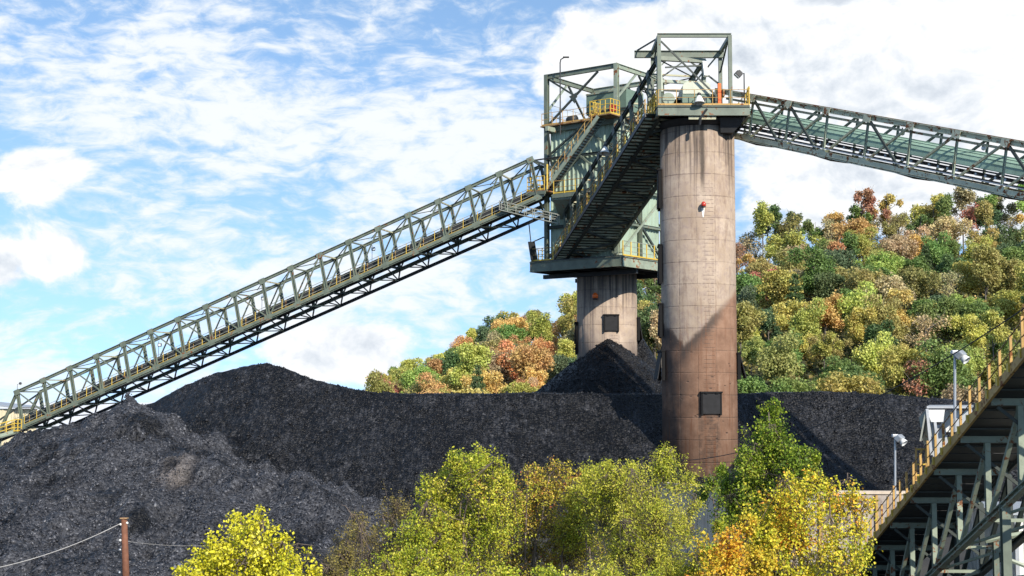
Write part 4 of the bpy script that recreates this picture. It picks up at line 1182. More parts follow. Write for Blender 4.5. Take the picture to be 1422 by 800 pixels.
# far wall sheet, belt and bright inner lining
siding_a = f2g(.2) + q2 * (W2 - .2); siding_b = f2g(N2 - 2.2) + q2 * (W2 - .2)
vs = []
for i in range(61):
    t = .2 + (N2 - 3.6) * i / 60
    dep = .04 if i % 2 else -.04
    for s in (0, .03):
        for z in (.35, 2.5):
            vs.append(f2g(t) + q2 * (W2 - .25 + dep + s) + Z * z)
MB().add(vs, [(4 * i + a, 4 * i + b, 4 * i + 4 + b, 4 * i + 4 + a) for i in range(60) for a, b in ((0, 1), (3, 2), (1, 3), (2, 0))]).build('lining_sheet', M['siding'], gal)
for i in range(N2 * 1):
    if i < 8:
        beam('wall_panel', f2g(i + .5) + q2 * .25 + Z * .4, f2g(i + .5) + q2 * .25 + Z * (H2 - .5), .62, .06, M['steel_lit'], gal, up=q2)
beam('belt', f2g(0) + q2 * 1.7 + Z * 1.3, f2g(N2) + q2 * 1.7 + Z * 1.3, 1.3, .08, M['black'], gal)
for off in (.95, 2.45):
    beam('stringer', f2g(0) + q2 * off + Z * 1.0, f2g(N2) + q2 * off + Z * 1.0, .1, .3, M['steel_dark'], gal)
# outside walkway
beam('walkway', f2g(0) - q2 * .55 + Z * .22, f2g(N2) - q2 * .55 + Z * .22, .9, .06, M['steel_dark'], gal)
beam('walkway_channel', f2g(0) - q2 * 1.0 + Z * .12, f2g(N2) - q2 * 1.0 + Z * .12, .08, .3, M['black_steel'], gal)
railing(gal, [f2g(.1) - q2 * .95 + Z * .25, f2g(N2 - .1) - q2 * .95 + Z * .25], M['ochre'], M['ochre'], 1.1, 1.7, .035, .05, 2)
for i in range(13):
    p = f2g(.4 + i * .93) - q2 * .97 + Z * .25
    beam('bracket_plate', p, p + Z * .75, .13, .05, M['yellow'], gal, up=d2g)
# tall portal at the silo end
for s, z in ((0, 0), (1, 0)):
    beam('portal_post', f2g(N2) + q2 * (W2 * s) + Z * (H2 + .05), f2g(N2 + .2) + q2 * (W2 * s + .0) + Z * (H2 - (1.3 if s else 2.6)), .30, .26, M['white' if s else 'steel_lit'], gal)
beam('portal_beam', f2g(N2) + Z * (H2 + .02) - q2 * .1, f2g(N2) + q2 * (W2 + .1) + Z * (H2 + .02), .3, .3, M['steel'], gal)
beam('portal_beam', f2g(N2) + Z * (H2 - 1.6), f2g(N2) + q2 * W2 + Z * (H2 - 1.6), .2, .22, M['steel_lit'], gal)
beam('portal_brace', f2g(N2) + Z * (H2 - 1.5), f2g(N2) + q2 * (W2 * .55) + Z * (H2 - .1), .1, .1, M['steel_dark'], gal)
beam('portal_brace', f2g(N2) + Z * (H2 - .6) + q2 * .5, f2g(N2) + q2 * W2 + Z * (H2 - .3), .1, .1, M['steel_dark'], gal)
railing(gal, [f2g(N2 - .9) - q2 * .2 + Z * .4, f2g(N2 + .1) - q2 * .2 + Z * .4], M['yellow'], M['yellow'], 1.4, .5, .05, .07, 2)
cone_lamp(f2g(7.35) - q2 * 1.0 + Z * 2.55, 'white conical lamp hanging beside the walkway of the steep gallery', (-.1, -.3, -1), 1.05)

# ------------------------------------------------------------------ rusty railed conveyor climbing towards the road
A4, B4 = P(1196, 771, 70.5), P(1422, 492, 45.2)
d4 = (B4 - A4)
st4 = d4 / 13
f4 = lambda i: A4 + st4 * i
d4h = V((d4.x, d4.y, 0)).normalized(); q4 = V((-d4h.y, d4h.x, 0))
if q4.x < 0: q4 = -q4
W4 = 3.0
low = empty('loadout_conveyor', V((A4.x, A4.y, 0)), 'rusty deck conveyor with orange railing posts on a deep green truss, climbing towards the road', 'conveyor')
i0, i1 = -3, 20
p4 = d4.normalized(); n4 = q4.cross(p4); n4 = n4 if n4.z > 0 else -n4
for s, mt in ((0, 'ochre'), (1, 'steel_dark')):
    beam('deck_channel', f4(i0) + q4 * (W4 * s), f4(i1) + q4 * (W4 * s), .1, .30, M[mt], low)
for i in range(i0, i1):
    if i % 2: beam('cross_beam', f4(i) + q4 * .1 - Z * .12, f4(i) + q4 * (W4 - .05) - Z * .12, .16, .24, M['steel_lit'], low, i=True)
    mb = MB().beam(f4(i + .02) + q4 * (W4 / 2), f4(i + .98) + q4 * (W4 / 2), W4 - .16, .04)
    mb.build('deck_pan', M['black_steel'], low)
    beam('pan_rib', f4(i + .5) + q4 * .12 - Z * .06, f4(i + .5) + q4 * (W4 - .1) - Z * .06, .04, .05, M['steel_dark'], low)
tz = -Z * 3.05
for s, mt in ((.35, 'steel_lit'), (1.0, 'steel_dark')):  # near plane painted as lit, far plane as shaded
    beam('bottom_chord', f4(i0) + q4 * (W4 * s) + tz, f4(i1) + q4 * (W4 * s) + tz, .26, .24, M[mt], low, i=True)
    for i in range(i0, i1, 2):
        beam('truss_post', f4(i) + q4 * (W4 * s) - Z * .25, f4(i) + q4 * (W4 * s) + tz, .2, .2, M[mt], low, up=p4, i=True)
        beam('truss_diagonal', f4(i) + q4 * (W4 * s + .02) + tz, f4(i + 2) + q4 * (W4 * s + .02) - Z * .25, .15, .15, M[mt], low)
for i in range(i0, i1 - 2, 2):
    beam('bottom_lateral', f4(i) + q4 * (W4 * .35) + tz, f4(i + 2) + q4 * W4 + tz, .10, .10, M['steel_lit'], low)
    beam('bottom_strut', f4(i) + q4 * (W4 * .35) + tz, f4(i) + q4 * W4 + tz, .12, .12, M['steel_lit'], low)
for i in range(i0, i1, 2):
    beam('sway_brace', f4(i) + q4 * .3 - Z * .3, f4(i) + q4 * W4 + tz * .8, .11, .11, M['steel_dark'], low)
# legs
for i in (-2, 4, 10):
    for s in (.35, 1.0):
        b0 = f4(i) + q4 * (W4 * s) + (tz if s < 1 else tz * 1.0)
        g0 = V((b0.x + 0, b0.y, -.2))
        if b0.z > .6: beam('trestle_leg', b0, g0, .3, .3, M['steel'], low, up=V((0, 1, 0)), i=True)
# posts of the handrail, two wires
def on(i, s): return f4(i) + q4 * s
posts_i = [i * .62 - 2.6 for i in range(36)]
top4 = bar('handrail', [on(-2.8, .02) + Z * 1.12, on(19.5, .02) + Z * 1.12], .022, M['rustdeck'], low)
bar('mid_rail', [on(-2.8, .02) + Z * .62, on(19.5, .02) + Z * .62], .02, M['rustdeck'], top4)
for n_, i in enumerate(posts_i):
    p = on(i, .02)
    beam('rail_post', p - Z * .12, p + Z * (1.16 if n_ % 5 else 1.28), .085, .085, M['ochre'], top4, up=V((0, 1, 0)))
    MB().box(p + Z * .1 - q4 * .06, .13, .18, .28).build('post_bracket', M['yellow'], top4)
beam('kick_plate', on(-2.8, .1) + Z * .2, on(19.5, .1) + Z * .2, .03, .2, M['black_steel'], low)
beam('cable_tray', on(-2.8, .3) + Z * .3, on(19.5, .3) + Z * .3, .16, .12, M['galv'], low)
beam('belt', on(-2.8, 1.3) + Z * .55, on(19.5, 1.3) + Z * .55, 1.2, .06, M['black'], low)
for s in (.65, 1.95):
    beam('stringer', on(-2.8, s) + Z * .35, on(19.5, s) + Z * .35, .1, .3, M['steel_dark'], low)
railing(low, [on(-2.8, W4 - .05) + Z * .1, on(19.5, W4 - .05) + Z * .1], M['rustdeck'], M['ochre'], 1.1, 1.9, .025, .035)

# take-up hood astride the belt
hd = empty('belt_hood_box', on(5.2, 1.2), 'pale flared transfer hood with an open front astride the rusty conveyor', 'hood')
pz = lambda px, py, Y: P(px, py, Y)
fl, fr = pz(1288, 568, 59.0), pz(1313, 568, 59.0)
def quad(name, pts, mat, par, th=.06):
    pts = [V(p) for p in pts]
    n = (pts[1] - pts[0]).cross(pts[2] - pts[0]).normalized() * th
    m_ = len(pts)
    vs = pts + [p + n for p in pts]
    return MB().add(vs, [tuple(range(m_ - 1, -1, -1)), tuple(range(m_, 2 * m_))] + [(i, (i + 1) % m_, m_ + (i + 1) % m_, m_ + i) for i in range(m_)]).build(name, mat, par)
M['hoodwhite'] = painted('dusty_white_sheet', (.62, .64, .64), .08, .5, .15, .3)
a0, a1, a2, a3 = pz(1287, 567, 58.0), pz(1349, 567, 58.0), pz(1352, 565, 60.4), pz(1291, 565, 60.4)
quad('top_sheet', [a0, a1, a2, a3], M['galv'], hd, .08)
quad('front_panel', [pz(1287, 569, 58.02), pz(1312, 569, 58.02), pz(1310, 586, 58.02), pz(1293, 586, 58.02)], M['hoodwhite'], hd)
b0_, b1_ = on(5.0, .55), on(6.6, .55)
quad('side_panel', [a0 - Z * .06, a3 - Z * .06, pz(1284, 610, 60.4), pz(1279, 613, 58.0)], M['rail'], hd)
quad('side_panel', [pz(1276, 580, 58.4), pz(1287, 568, 58.05), pz(1293, 606, 58.05), pz(1283, 618, 58.4)], M['rail'], hd)
quad('back_panel', [pz(1315, 570, 60.2), pz(1350, 570, 60.2), pz(1333, 600, 60.2), pz(1302, 600, 60.2)], M['hoodwhite'], hd)
quad('chute_side', [pz(1325, 572, 58.6), pz(1350, 570, 58.6), pz(1340, 592, 58.6), pz(1318, 596, 58.6)], M['galv'], hd)
for px, py0, py1, Y in ((1287, 568, 632, 58.0), (1298, 586, 640, 58.0), (1291, 568, 634, 60.2), (1347, 568, 600, 60.2)):
    beam('hood_leg', pz(px, py0, Y), pz(px + 6, py1, Y), .11, .11, M['galv'], hd, up=V((0, 1, 0)))
quad('lower_chute', [pz(1296, 590, 59.2), pz(1312, 590, 59.2), pz(1318, 622, 59.2), pz(1300, 628, 59.2)], M['galv'], hd)
# stair cage beside it
cg = empty('ladder_cage', P(1277, 660, 61), 'small yellow ladder cage beside the pale hood on the rusty conveyor', 'ladder')
for px in (1272, 1279, 1286):
    for Y in (60.6, 61.5):
        beam('cage_post', P(px, 622, Y), P(px, 668, Y), .07, .07, M['ochre'], cg, up=V((0, 1, 0)))
for py in (624, 645, 660):
    for Y in (60.6, 61.5):
        bar('cage_rail', [P(1271, py, Y), P(1289, py, Y)], .035, M['yellow'], cg)


def post_light(px, pyt, pyb, Y, label, dirx):
    b = P(px, pyb, Y); t = P(px, pyt, Y)
    g = empty('floodlight', b, label, 'floodlight', 'pale floodlights on the rusty conveyor')
    MB().tube([b, t], .055, 8, .05).build('pole', M['galv'], g)
    c = t + V((.10 * dirx, -.12, -.02))
    ax = V((.55 * dirx, -.5, -.67)).normalized(); side = ax.cross(Z).normalized(); u = side.cross(ax)
    h = MB().box(c + ax * .1, .26, .42, .32, (ax, side, u)).build('lamp_head', M['galv'], g, bevel=.05)
    MB().lathe(c + ax * .27, [(.13, -.06), (.18, .16), (.165, .16), (.12, -.06)], 14, ax).build('reflector', M['hoodwhite'], h, True)
    MB().box(c + ax * .21, .02, .22, .22, (ax, side, u)).build('lens', M['glass'], h)
    MB().box(t + V((0, 0, .02)), .3, .24, .16).build('cap', M['galv'], g, bevel=.04)


post_light(1326, 490, 600, 54.5, 'taller pale floodlight on a thin pole above the rusty conveyor', 1)
post_light(1243, 606, 705, 65.5, 'pale floodlight on a thin pole low on the rusty conveyor by the wall', 1)

# things seen through the truss: a pale shed, pipes
ps = empty('pale_shed', V((22.5, 62, 0)), 'pale corrugated shed with a brown door behind the conveyor truss', 'shed')
for a, b, nr in ((V((20.6, 60.5, 0)), V((29, 60.5, 0)), V((0, -1, 0))), (V((20.6, 66, 0)), V((20.6, 60.5, 0)), V((-1, 0, 0)))):
    siding('wall', a, b, -.1, 4.2, M['white'], ps, nr, .4)
beam('roof', V((20.3, 63.2, 4.3)), V((29.3, 63.2, 4.3)), 6, .14, M['galv'], ps)
quad('door', [V((22.0, 60.38, 0)), V((23.3, 60.38, 0)), V((23.3, 60.38, 2.6)), V((22.0, 60.38, 2.6))], M['rustdeck'], ps, .05)
for j, (x, z) in enumerate(((20.9, 1.2), (24.5, 2.6))):
    beam('downpipe', V((x, 60.3, -.1)), V((x, 60.3, 4.1)), .16, .16, M['galv'], ps, up=V((0, 1, 0)))
tr = empty('pipe_trestle', V((19.5, 56, 0)), 'low green pipe trestle with crossing bars under the conveyor', 'trestle')
for a, b, r in (((18.2, 56, 3.6), (25, 55, 4.9), .12), ((17.8, 56.4, 1.9), (25, 55.6, 2.9), .11), ((19, 55.8, 2.9), (24.6, 55.2, .7), .09), ((18.6, 56, 1.2), (25, 56, 1.25), .06), ((20, 56.2, 3.0), (25, 56.2, 3.0), .06)):
    bar('pipe', [a, b], r, M['steel_lit'], tr)
for x in (18.6, 20.4, 22.6):
    beam('trestle_post', (x, 56, -.1), (x, 56, 3.8), .2, .2, M['steel'], tr, up=V((0, 1, 0)), i=True)

# ------------------------------------------------------------------ retaining wall
m, k, out = new_mat('weathered_wall_concrete')
tc = k.node('ShaderNodeTexCoord').outputs['Object']
v = k.noise(k.mapping(tc, (2.2, 2.2, .12)), 1.3, 6, .65)
c = k.ramp(k.noise(tc, .6, 8, .65), ((.3, (.30, .26, .23)), (.7, (.46, .41, .36))))
c = k.mix(k.mul(k.step(v, .46, .62), .75), c, (.19, .115, .075))
c = k.mix(k.mul(k.step(k.noise(tc, 1.4, 8, .7), .52, .68), .6), c, (.12, .10, .10))
pbsdf(k, out, c, .9, 0, k.bump(k.noise(tc, 5, 6, .7), .4, .03))
M['wallc'] = m
m, k, out = new_mat('pale_wall_concrete')
tc = k.node('ShaderNodeTexCoord').outputs['Object']
c = k.ramp(k.noise(tc, .8, 8, .65), ((.3, (.50, .41, .31)), (.7, (.66, .56, .45))))
c = k.mix(k.mul(k.step(k.noise(k.mapping(tc, (2.2, 2.2, .12)), 1.3, 6, .65), .5, .66), .4), c, (.3, .25, .2))
pbsdf(k, out, c, .9, 0, k.bump(k.noise(tc, 5, 6, .7), .3, .03))
M['wallp'] = m
rw = empty('retaining_wall', V((14, 80, 0)), 'stained concrete retaining wall holding back the coal behind the trees', 'wall')
wa, wb, wc = P(918, 669, 88.5), P(1033, 684, 80.6), P(1268, 684, 79.5)
ztop = 3.9
for (a, b, mt) in ((wa, wb, 'wallp'), (wb, wc, 'wallc')):
    a, b = V((a.x, a.y, 0)), V((b.x, b.y, 0))
    L = (b - a).length; n = max(2, round(L / 1.05))
    nr = (b - a).normalized().cross(Z)
    if nr.y > 0: nr = -nr
    beam('wall_core', a + Z * (ztop / 2 - .1), b + Z * (ztop / 2 - .1), .3, ztop, M[mt], rw)
    for i in range(n):
        p0, p1 = a + (b - a) * ((i + .03) / n), a + (b - a) * ((i + .97) / n)
        beam('wall_panel', p0 + nr * .19 + Z * (ztop / 2 - .1), p1 + nr * .19 + Z * (ztop / 2 - .1), .1, ztop - .02, M[mt], rw)
        if mt == 'wallc':
            beam('wall_stud', p0 + nr * .3 + Z * -.1, p0 + nr * .3 + Z * (ztop - .12), .12, .16, M['ochre' if i % 3 == 1 else 'wallc'], rw, up=nr)
    beam('coping', a + Z * (ztop + .02), b + Z * (ztop + .02), .62, .16, M['wallp'], rw)

# ------------------------------------------------------------------ utility pole and cables
pb_ = P(174, 800, 62); pt_ = P(172.5, 719, 62)
base = V((pb_.x + .1, pb_.y, 0))
up_ = empty('utility_pole', base, 'reddish brown wooden utility pole with small insulators in front of the coal', 'pole')
MB().tube([base, pt_], .17, 12, .125).build('pole_shaft', M['pole'], up_, True)
for dz, sx in ((-.28, -1), (-.22, 1), (-.95, -1), (-1.35, -1), (-2.3, -1)):
    p = pt_ + Z * dz
    MB().lathe(p + V((sx * .14, -.04, 0)), [(.02, -.05), (.055, -.03), (.055, .02), (.03, .05)], 10, V((sx, 0, 0))).build('insulator', M['white'] if dz > -1.2 else M['galv'], up_, True)
MB().box(pt_ + V((0, 0, -.02)), .3, .3, .05).build('pole_cap', M['rustdeck'], up_)


def cable(name, a, b, sag, r, mat, label, n=24):
    pts = [a + (b - a) * (i / n) - Z * (sag * 4 * (i / n) * (1 - i / n)) for i in range(n + 1)]
    o = MB().tube(pts, r, 6).build(name, M[mat], None)
    return tag(o, label, 'cable')


cable('power_cable', pt_ + V((-.18, -.04, -.26)), P(-260, 800, 50), .9, .016, 'wire_pale', 'pale cable sagging from the top of the utility pole off to its far side')
cable('power_cable', pt_ + V((.18, 0, -1.0)), P(300, 757, 66), .1, .006, 'wire_pale', 'faint thin wire from halfway down the utility pole over the coal')
cable('power_cable', P(1560, 330, 44), P(940, 640, 86), 1.6, .022, 'wire', 'black cable sagging across the wooded hill to the foot of the tall silo', 40)
# ------------------------------------------------------------------ leaves
def leaf_mat(name, stops, objcol=False, trans=.32, var=.3, rough=.5):
    m, k, out = new_mat(name)
    geo = k.node('ShaderNodeNewGeometry')
    ri = geo.outputs['Random Per Island']
    if objcol:
        oi = k.node('ShaderNodeObjectInfo')
        tc = k.node('ShaderNodeTexCoord').outputs['Object']
        big = k.noise(tc, .28, 4, .6)
        hs = k.node('ShaderNodeHueSaturation')
        k.put(hs.inputs['Hue'], k.m('MULTIPLY_ADD', k.sub(big, .5), .11, .492))
        k.put(hs.inputs['Value'], k.m('MULTIPLY_ADD', ri, .65, .78)); hs.inputs['Saturation'].default_value = .93
        k.link(oi.outputs['Color'], hs.inputs['Color'])
        c = hs.outputs[0]
    else:
        tc = k.node('ShaderNodeTexCoord').outputs['Object']
        big = k.noise(tc, .9, 3, .5)
        f = k.m('ADD', k.mul(ri, .62), k.m('MULTIPLY_ADD', k.sub(big, .5), 1.5, .19), 0, True)
        c = k.ramp(f, stops)
        wn = k.node('ShaderNodeTexWhiteNoise', noise_dimensions='1D'); k.link(ri, wn.inputs['W'])
        hs = k.node('ShaderNodeHueSaturation'); k.link(c, hs.inputs['Color'])
        k.put(hs.inputs['Value'], k.m('MULTIPLY_ADD', wn.outputs['Value'], var * 2, 1 - var))
        c = hs.outputs[0]
    b = k.node('ShaderNodeBsdfPrincipled'); k.link(c, b.inputs['Base Color']); b.inputs['Roughness'].default_value = rough
    b.inputs['Specular IOR Level'].default_value = .3
    t = k.node('ShaderNodeBsdfTranslucent'); k.link(c, t.inputs[0])
    mx = k.node('ShaderNodeMixShader'); mx.inputs[0].default_value = trans
    k.link(b.outputs[0], mx.inputs[1]); k.link(t.outputs[0], mx.inputs[2]); k.link(mx.outputs[0], out.inputs[0])
    return m


def leaves_mesh(name, pts, size, mat, rng, aspect=1.6, fold=.35, updir=.35, per=None, lobed=False):
    """many small folded leaves, each a pair of faces"""
    n = len(pts)
    nr = rng.normal(size=(n, 3)); nr += np.array([.30, -.42, 1.7]) * updir; nr /= np.linalg.norm(nr, axis=1)[:, None]
    t = rng.normal(size=(n, 3)); t[:, 2] -= .5
    t -= nr * (t * nr).sum(1)[:, None]; t /= np.linalg.norm(t, axis=1)[:, None]
    b = np.cross(nr, t)
    L = size * rng.uniform(.5, 1.4, (n, 1)); Wd = L / aspect
    tip = pts + t * L - nr * fold * Wd * .3
    l = pts + t * L * .48 + b * Wd * .5 + nr * fold * Wd * .5; r = pts + t * L * .48 - b * Wd * .5 + nr * fold * Wd * .5
    vs = np.stack([pts, r, tip, l], 1).reshape(-1, 3)
    i0 = (np.arange(n) * 4)[:, None]
    f = np.concatenate([i0 + np.array([[0, 1, 2]]), i0 + np.array([[0, 2, 3]])], 1).reshape(-1, 3)
    me = bpy.data.meshes.new(name)
    me.vertices.add(len(vs)); me.vertices.foreach_set('co', vs.astype(np.float32).ravel())
    nf = len(f)
    me.loops.add(nf * 3); me.loops.foreach_set('vertex_index', f.astype(np.int32).ravel())
    me.polygons.add(nf); me.polygons.foreach_set('loop_start', np.arange(nf, dtype=np.int32) * 3)
    try: me.polygons.foreach_set('loop_total', np.full(nf, 3, dtype=np.int32))
    except Exception: pass
    me.update(calc_edges=True); me.validate()
    me.materials.append(mat)
    return me


# ------------------------------------------------------------------ trees and bushes on the near bank
def near_tree(name, label, cat, D, lobes, stems, mat, leaf, ntip, lpt, seed, aspect=1.5, spread=.24, bark='bark', updir=.35, depth=.9, group=None, sparse=0, twig=.011):
    rng = np.random.default_rng(seed); rnd = random.Random(seed)
    ntip = int(ntip * 1.1); lpt = int(lpt * 1.45); spread *= .62; leaf *= .66
    L3 = []
    for px, py, r in lobes:
        c = P(px, py, D + rnd.uniform(-depth, depth)); L3.append((c, r / FPX * D))
    cx = sum(c.x * r for c, r in L3) / sum(r for c, r in L3)
    root = empty(name, V((cx, D, 0)), label, cat, group)
    topz = max(c.z + r for c, r in L3)
    low = min(c.z for c, r in L3)
    # stems
    mb = MB()
    nodes = []
    for s in range(stems):
        a = V((cx + rnd.uniform(-.25, .25) * stems, D + rnd.uniform(-.3, .3), -.1))
        tgt = L3[s % len(L3)][0] if stems > 1 else V((cx, D, topz - .5))
        pts = [a]
        nseg = 9
        for i in range(1, nseg + 1):
            t = i / nseg
            p = a.lerp(tgt, t) + V((rnd.uniform(-.1, .1), rnd.uniform(-.1, .1), 0)) * (1 if i < nseg else 0)
            p.x = a.x + (p.x - a.x) * (t ** .6)
            pts.append(p)
        mb.tube(pts, .10 if stems == 1 else .06, 7, .018)
        nodes += [p for p in pts[4:]]
    for c, r in L3:   # limbs into every lobe
        for q in range(3):
            e = c + V((rnd.gauss(0, .45), rnd.gauss(0, .45), rnd.gauss(.1, .4))) * r
            cand = [p for p in nodes if p.z < e.z + .1] or nodes
            st = min(cand, key=lambda p: (p - e).length + rnd.uniform(0, .8))
            m1 = st.lerp(e, .35) + V((0, 0, -.08)); m2 = st.lerp(e, .7) + V((rnd.uniform(-.1, .1), rnd.uniform(-.1, .1), .06))
            mb.tube([st, m1, m2, e], .022, 5, .006)
            nodes += [m1, m2, e]
    na = np.array([tuple(p) for p in nodes])
    # twigs and leaf clumps
    wts = np.array([r ** 2 for c, r in L3]); wts /= wts.sum()
    pts = []
    for i in range(ntip):
        c, r = L3[rng.choice(len(L3), p=wts)]
        d = rng.normal(size=3); d[2] += .25; d /= np.linalg.norm(d)
        lump = noise.noise((c.x + d[0] * r * 2.6, c.y + d[1] * r * 2.6, c.z + d[2] * r * 2.6))
        rr = r * rng.uniform(.15, 1.0) ** .5 * (1.28 if rng.random() < .10 else 1) * (1 + .7 * lump)
        e = np.array(c) + d * rr
        if e[2] < -0.1: continue
        j = np.argmin(((na - e) ** 2).sum(1) + rng.uniform(0, .15, len(na)))
        s = na[j]
        # a shoot that leaves the limb and turns up and outward, leaves strung along it
        sl = min(.75, max(.3, np.linalg.norm(e - s) * .8))
        g = d * .55 + np.array([rng.normal() * .3, rng.normal() * .3, .75]); g /= np.linalg.norm(g)
        q = e - g * sl
        mb.tube([V(s), V((s + q) / 2 + rng.normal(size=3) * .04), V(q), V(e)], twig, 3, .003, False)
        if rng.random() < .10: continue     # a bare shoot
        k_ = int(lpt * rng.uniform(.3, 1.7))
        t = rng.uniform(0, 1.05, (k_, 1)) ** .8
        line = q * (1 - t) + e * t
        pts.append(line + rng.normal(size=(k_, 3)) * spread * (1.15 - .6 * t))
    mb.build('trunk', M[bark], root, True)
    pts = np.concatenate(pts) - np.array(root.location)
    me = leaves_mesh('crown', pts, leaf, mat, rng, aspect, updir=updir)
    o = bpy.data.objects.new('crown', me); COL.objects.link(o); o.parent = root
    return root


Lf = {
    'lemon': leaf_mat('lemon_yellow_leaves', ((0, (0.244, 0.305, 0.024)), (.25, (0.512, 0.500, 0.030)), (.6, (0.732, 0.671, 0.037)), (1, (0.850, 0.805, 0.146)))),
    'brown': leaf_mat('olive_brown_leaves', ((0, (0.098, 0.079, 0.037)), (.4, (0.207, 0.171, 0.055)), (.75, (0.366, 0.305, 0.073)), (1, (0.439, 0.403, 0.122)))),
    'lime': leaf_mat('yellow_green_leaves', ((0, (0.159, 0.232, 0.024)), (.35, (0.366, 0.427, 0.037)), (.65, (0.586, 0.561, 0.049)), (.92, (0.708, 0.634, 0.122)), (1, (0.610, 0.293, 0.073)))),
    'mixed': leaf_mat('yellow_red_leaves', ((0, (0.183, 0.207, 0.037)), (.3, (0.439, 0.415, 0.043)), (.6, (0.634, 0.525, 0.073)), (.8, (0.683, 0.439, 0.098)), (.93, (0.549, 0.171, 0.073)), (1, (0.488, 0.122, 0.085)))),
    'ash': leaf_mat('feathery_green_yellow_leaves', ((0, (.20, .27, .03)), (.35, (.42, .46, .045)), (.7, (.62, .58, .07)), (1, (.75, .66, .16)))),
    'green': leaf_mat('fresh_green_leaves', ((0, (0.067, 0.122, 0.018)), (.4, (0.159, 0.256, 0.024)), (.75, (0.366, 0.439, 0.043)), (1, (0.610, 0.586, 0.110)))),
    'amber': leaf_mat('amber_maple_leaves', ((0, (0.244, 0.342, 0.030)), (.3, (0.549, 0.561, 0.049)), (.62, (0.781, 0.695, 0.061)), (.82, (0.830, 0.573, 0.061)), (.95, (0.756, 0.317, 0.043)), (1, (0.610, 0.159, 0.037)))),
    'orange': leaf_mat('orange_leaves', ((0, (.50, .46, .05)), (.45, (.72, .54, .05)), (.8, (.74, .38, .04)), (1, (.66, .24, .04)))),
}
near_tree('yellow_bush', 'bright lemon yellow leafy bush in front of the dusty coal slope', 'bush', 36, [(345, 738, 30), (335, 718, 12), (365, 722, 9), (305, 772, 38), (385, 770, 36), (345, 800, 62), (432, 768, 13), (432, 800, 18), (260, 806, 30), (400, 812, 40), (330, 850, 80)], 4, Lf['lemon'], .125, 470, 28, 1, 1.35, .18)
near_tree('bare_shrub', 'sparse olive brown shrub with thin twigs between the yellow bush and the big lime tree', 'bush', 47, [(500, 745, 36), (548, 712, 30), (495, 715, 16), (525, 785, 55), (468, 792, 38), (560, 760, 34)], 6, Lf['brown'], .085, 620, 12, 2, 1.5, .13, twig=.012)
near_tree('broadleaf_tree', 'big lime yellow tree with a tall rounded crown in front of the black coal', 'tree', 44, [(655, 652, 32), (668, 632, 14), (632, 640, 16), (612, 690, 42), (683, 700, 46), (690, 640, 10), (590, 748, 46), (650, 770, 72), (600, 800, 60), (562, 800, 30), (705, 665, 18)], 3, Lf['lime'], .10, 1150, 26, 3, 1.3, .17)
near_tree('broadleaf_tree', 'mottled yellow and red tree with thin bare stems showing low down', 'tree', 46, [(752, 672, 30), (735, 655, 12), (725, 700, 38), (790, 680, 36), (768, 648, 12), (812, 662, 18), (750, 745, 58), (800, 760, 50), (720, 792, 52)], 5, Lf['mixed'], .095, 860, 17, 4, 1.3, .17)
near_tree('ash_tree', 'feathery green and yellow ash tree at the foot of the tall silo', 'tree', 42, [(868, 672, 36), (850, 650, 16), (920, 645, 26), (930, 628, 10), (948, 668, 26), (836, 700, 44), (900, 722, 58), (880, 782, 62), (946, 730, 24), (832, 664, 24), (965, 700, 14), (930, 790, 36)], 3, Lf['ash'], .115, 1050, 26, 5, 2.8, .17, updir=.1)
near_tree('broadleaf_tree', 'tall fresh green tree with a pointed crown beside the tall silo', 'tree', 50, [(1074, 566, 13), (1068, 590, 22), (1072, 618, 34), (1040, 642, 26), (1102, 645, 32), (1058, 685, 46), (1118, 668, 24), (1024, 700, 34), (1080, 730, 50), (1010, 664, 12), (1130, 632, 9)], 1, Lf['green'], .125, 950, 24, 6, 1.3, .18)
near_tree('maple_tree', 'amber and yellow maple with orange patches beside the rusty conveyor', 'tree', 38, [(1062, 738, 46), (1112, 702, 44), (1162, 708, 40), (1150, 676, 16), (1186, 690, 14), (1098, 782, 68), (1172, 772, 46), (1022, 790, 44), (1130, 668, 14), (1196, 735, 16), (1092, 664, 10), (1178, 664, 8), (1206, 700, 8)], 4, Lf['amber'], .105, 700, 21, 7, 1.2, .19)
near_tree('maple_sapling', 'small orange leaved sapling below the tall green tree', 'tree', 36.5, [(1012, 762, 26), (1040, 728, 16), (1000, 796, 34), (1052, 775, 24)], 2, Lf['orange'], .11, 170, 22, 8, 1.2, .14)
near_tree('low_bush', 'low yellow green bush at the foot of the red mottled tree', 'bush', 34, [(640, 815, 30), (700, 805, 26), (760, 812, 34), (590, 815, 26)], 4, Lf['lime'], .10, 260, 22, 9, 1.4, .14)
near_tree('low_bush', 'low green bush under the feathery ash tree', 'bush', 33, [(840, 812, 34), (900, 815, 26), (800, 815, 22)], 4, Lf['ash'], .10, 220, 22, 10, 2.2, .14)
near_tree('young_tree', 'pale green young tree just touching the foot of the tall silo', 'tree', 60, [(990, 668, 14), (1002, 652, 9), (975, 682, 12), (1010, 684, 16)], 2, Lf['green'], .12, 150, 18, 11, 1.3, .16)

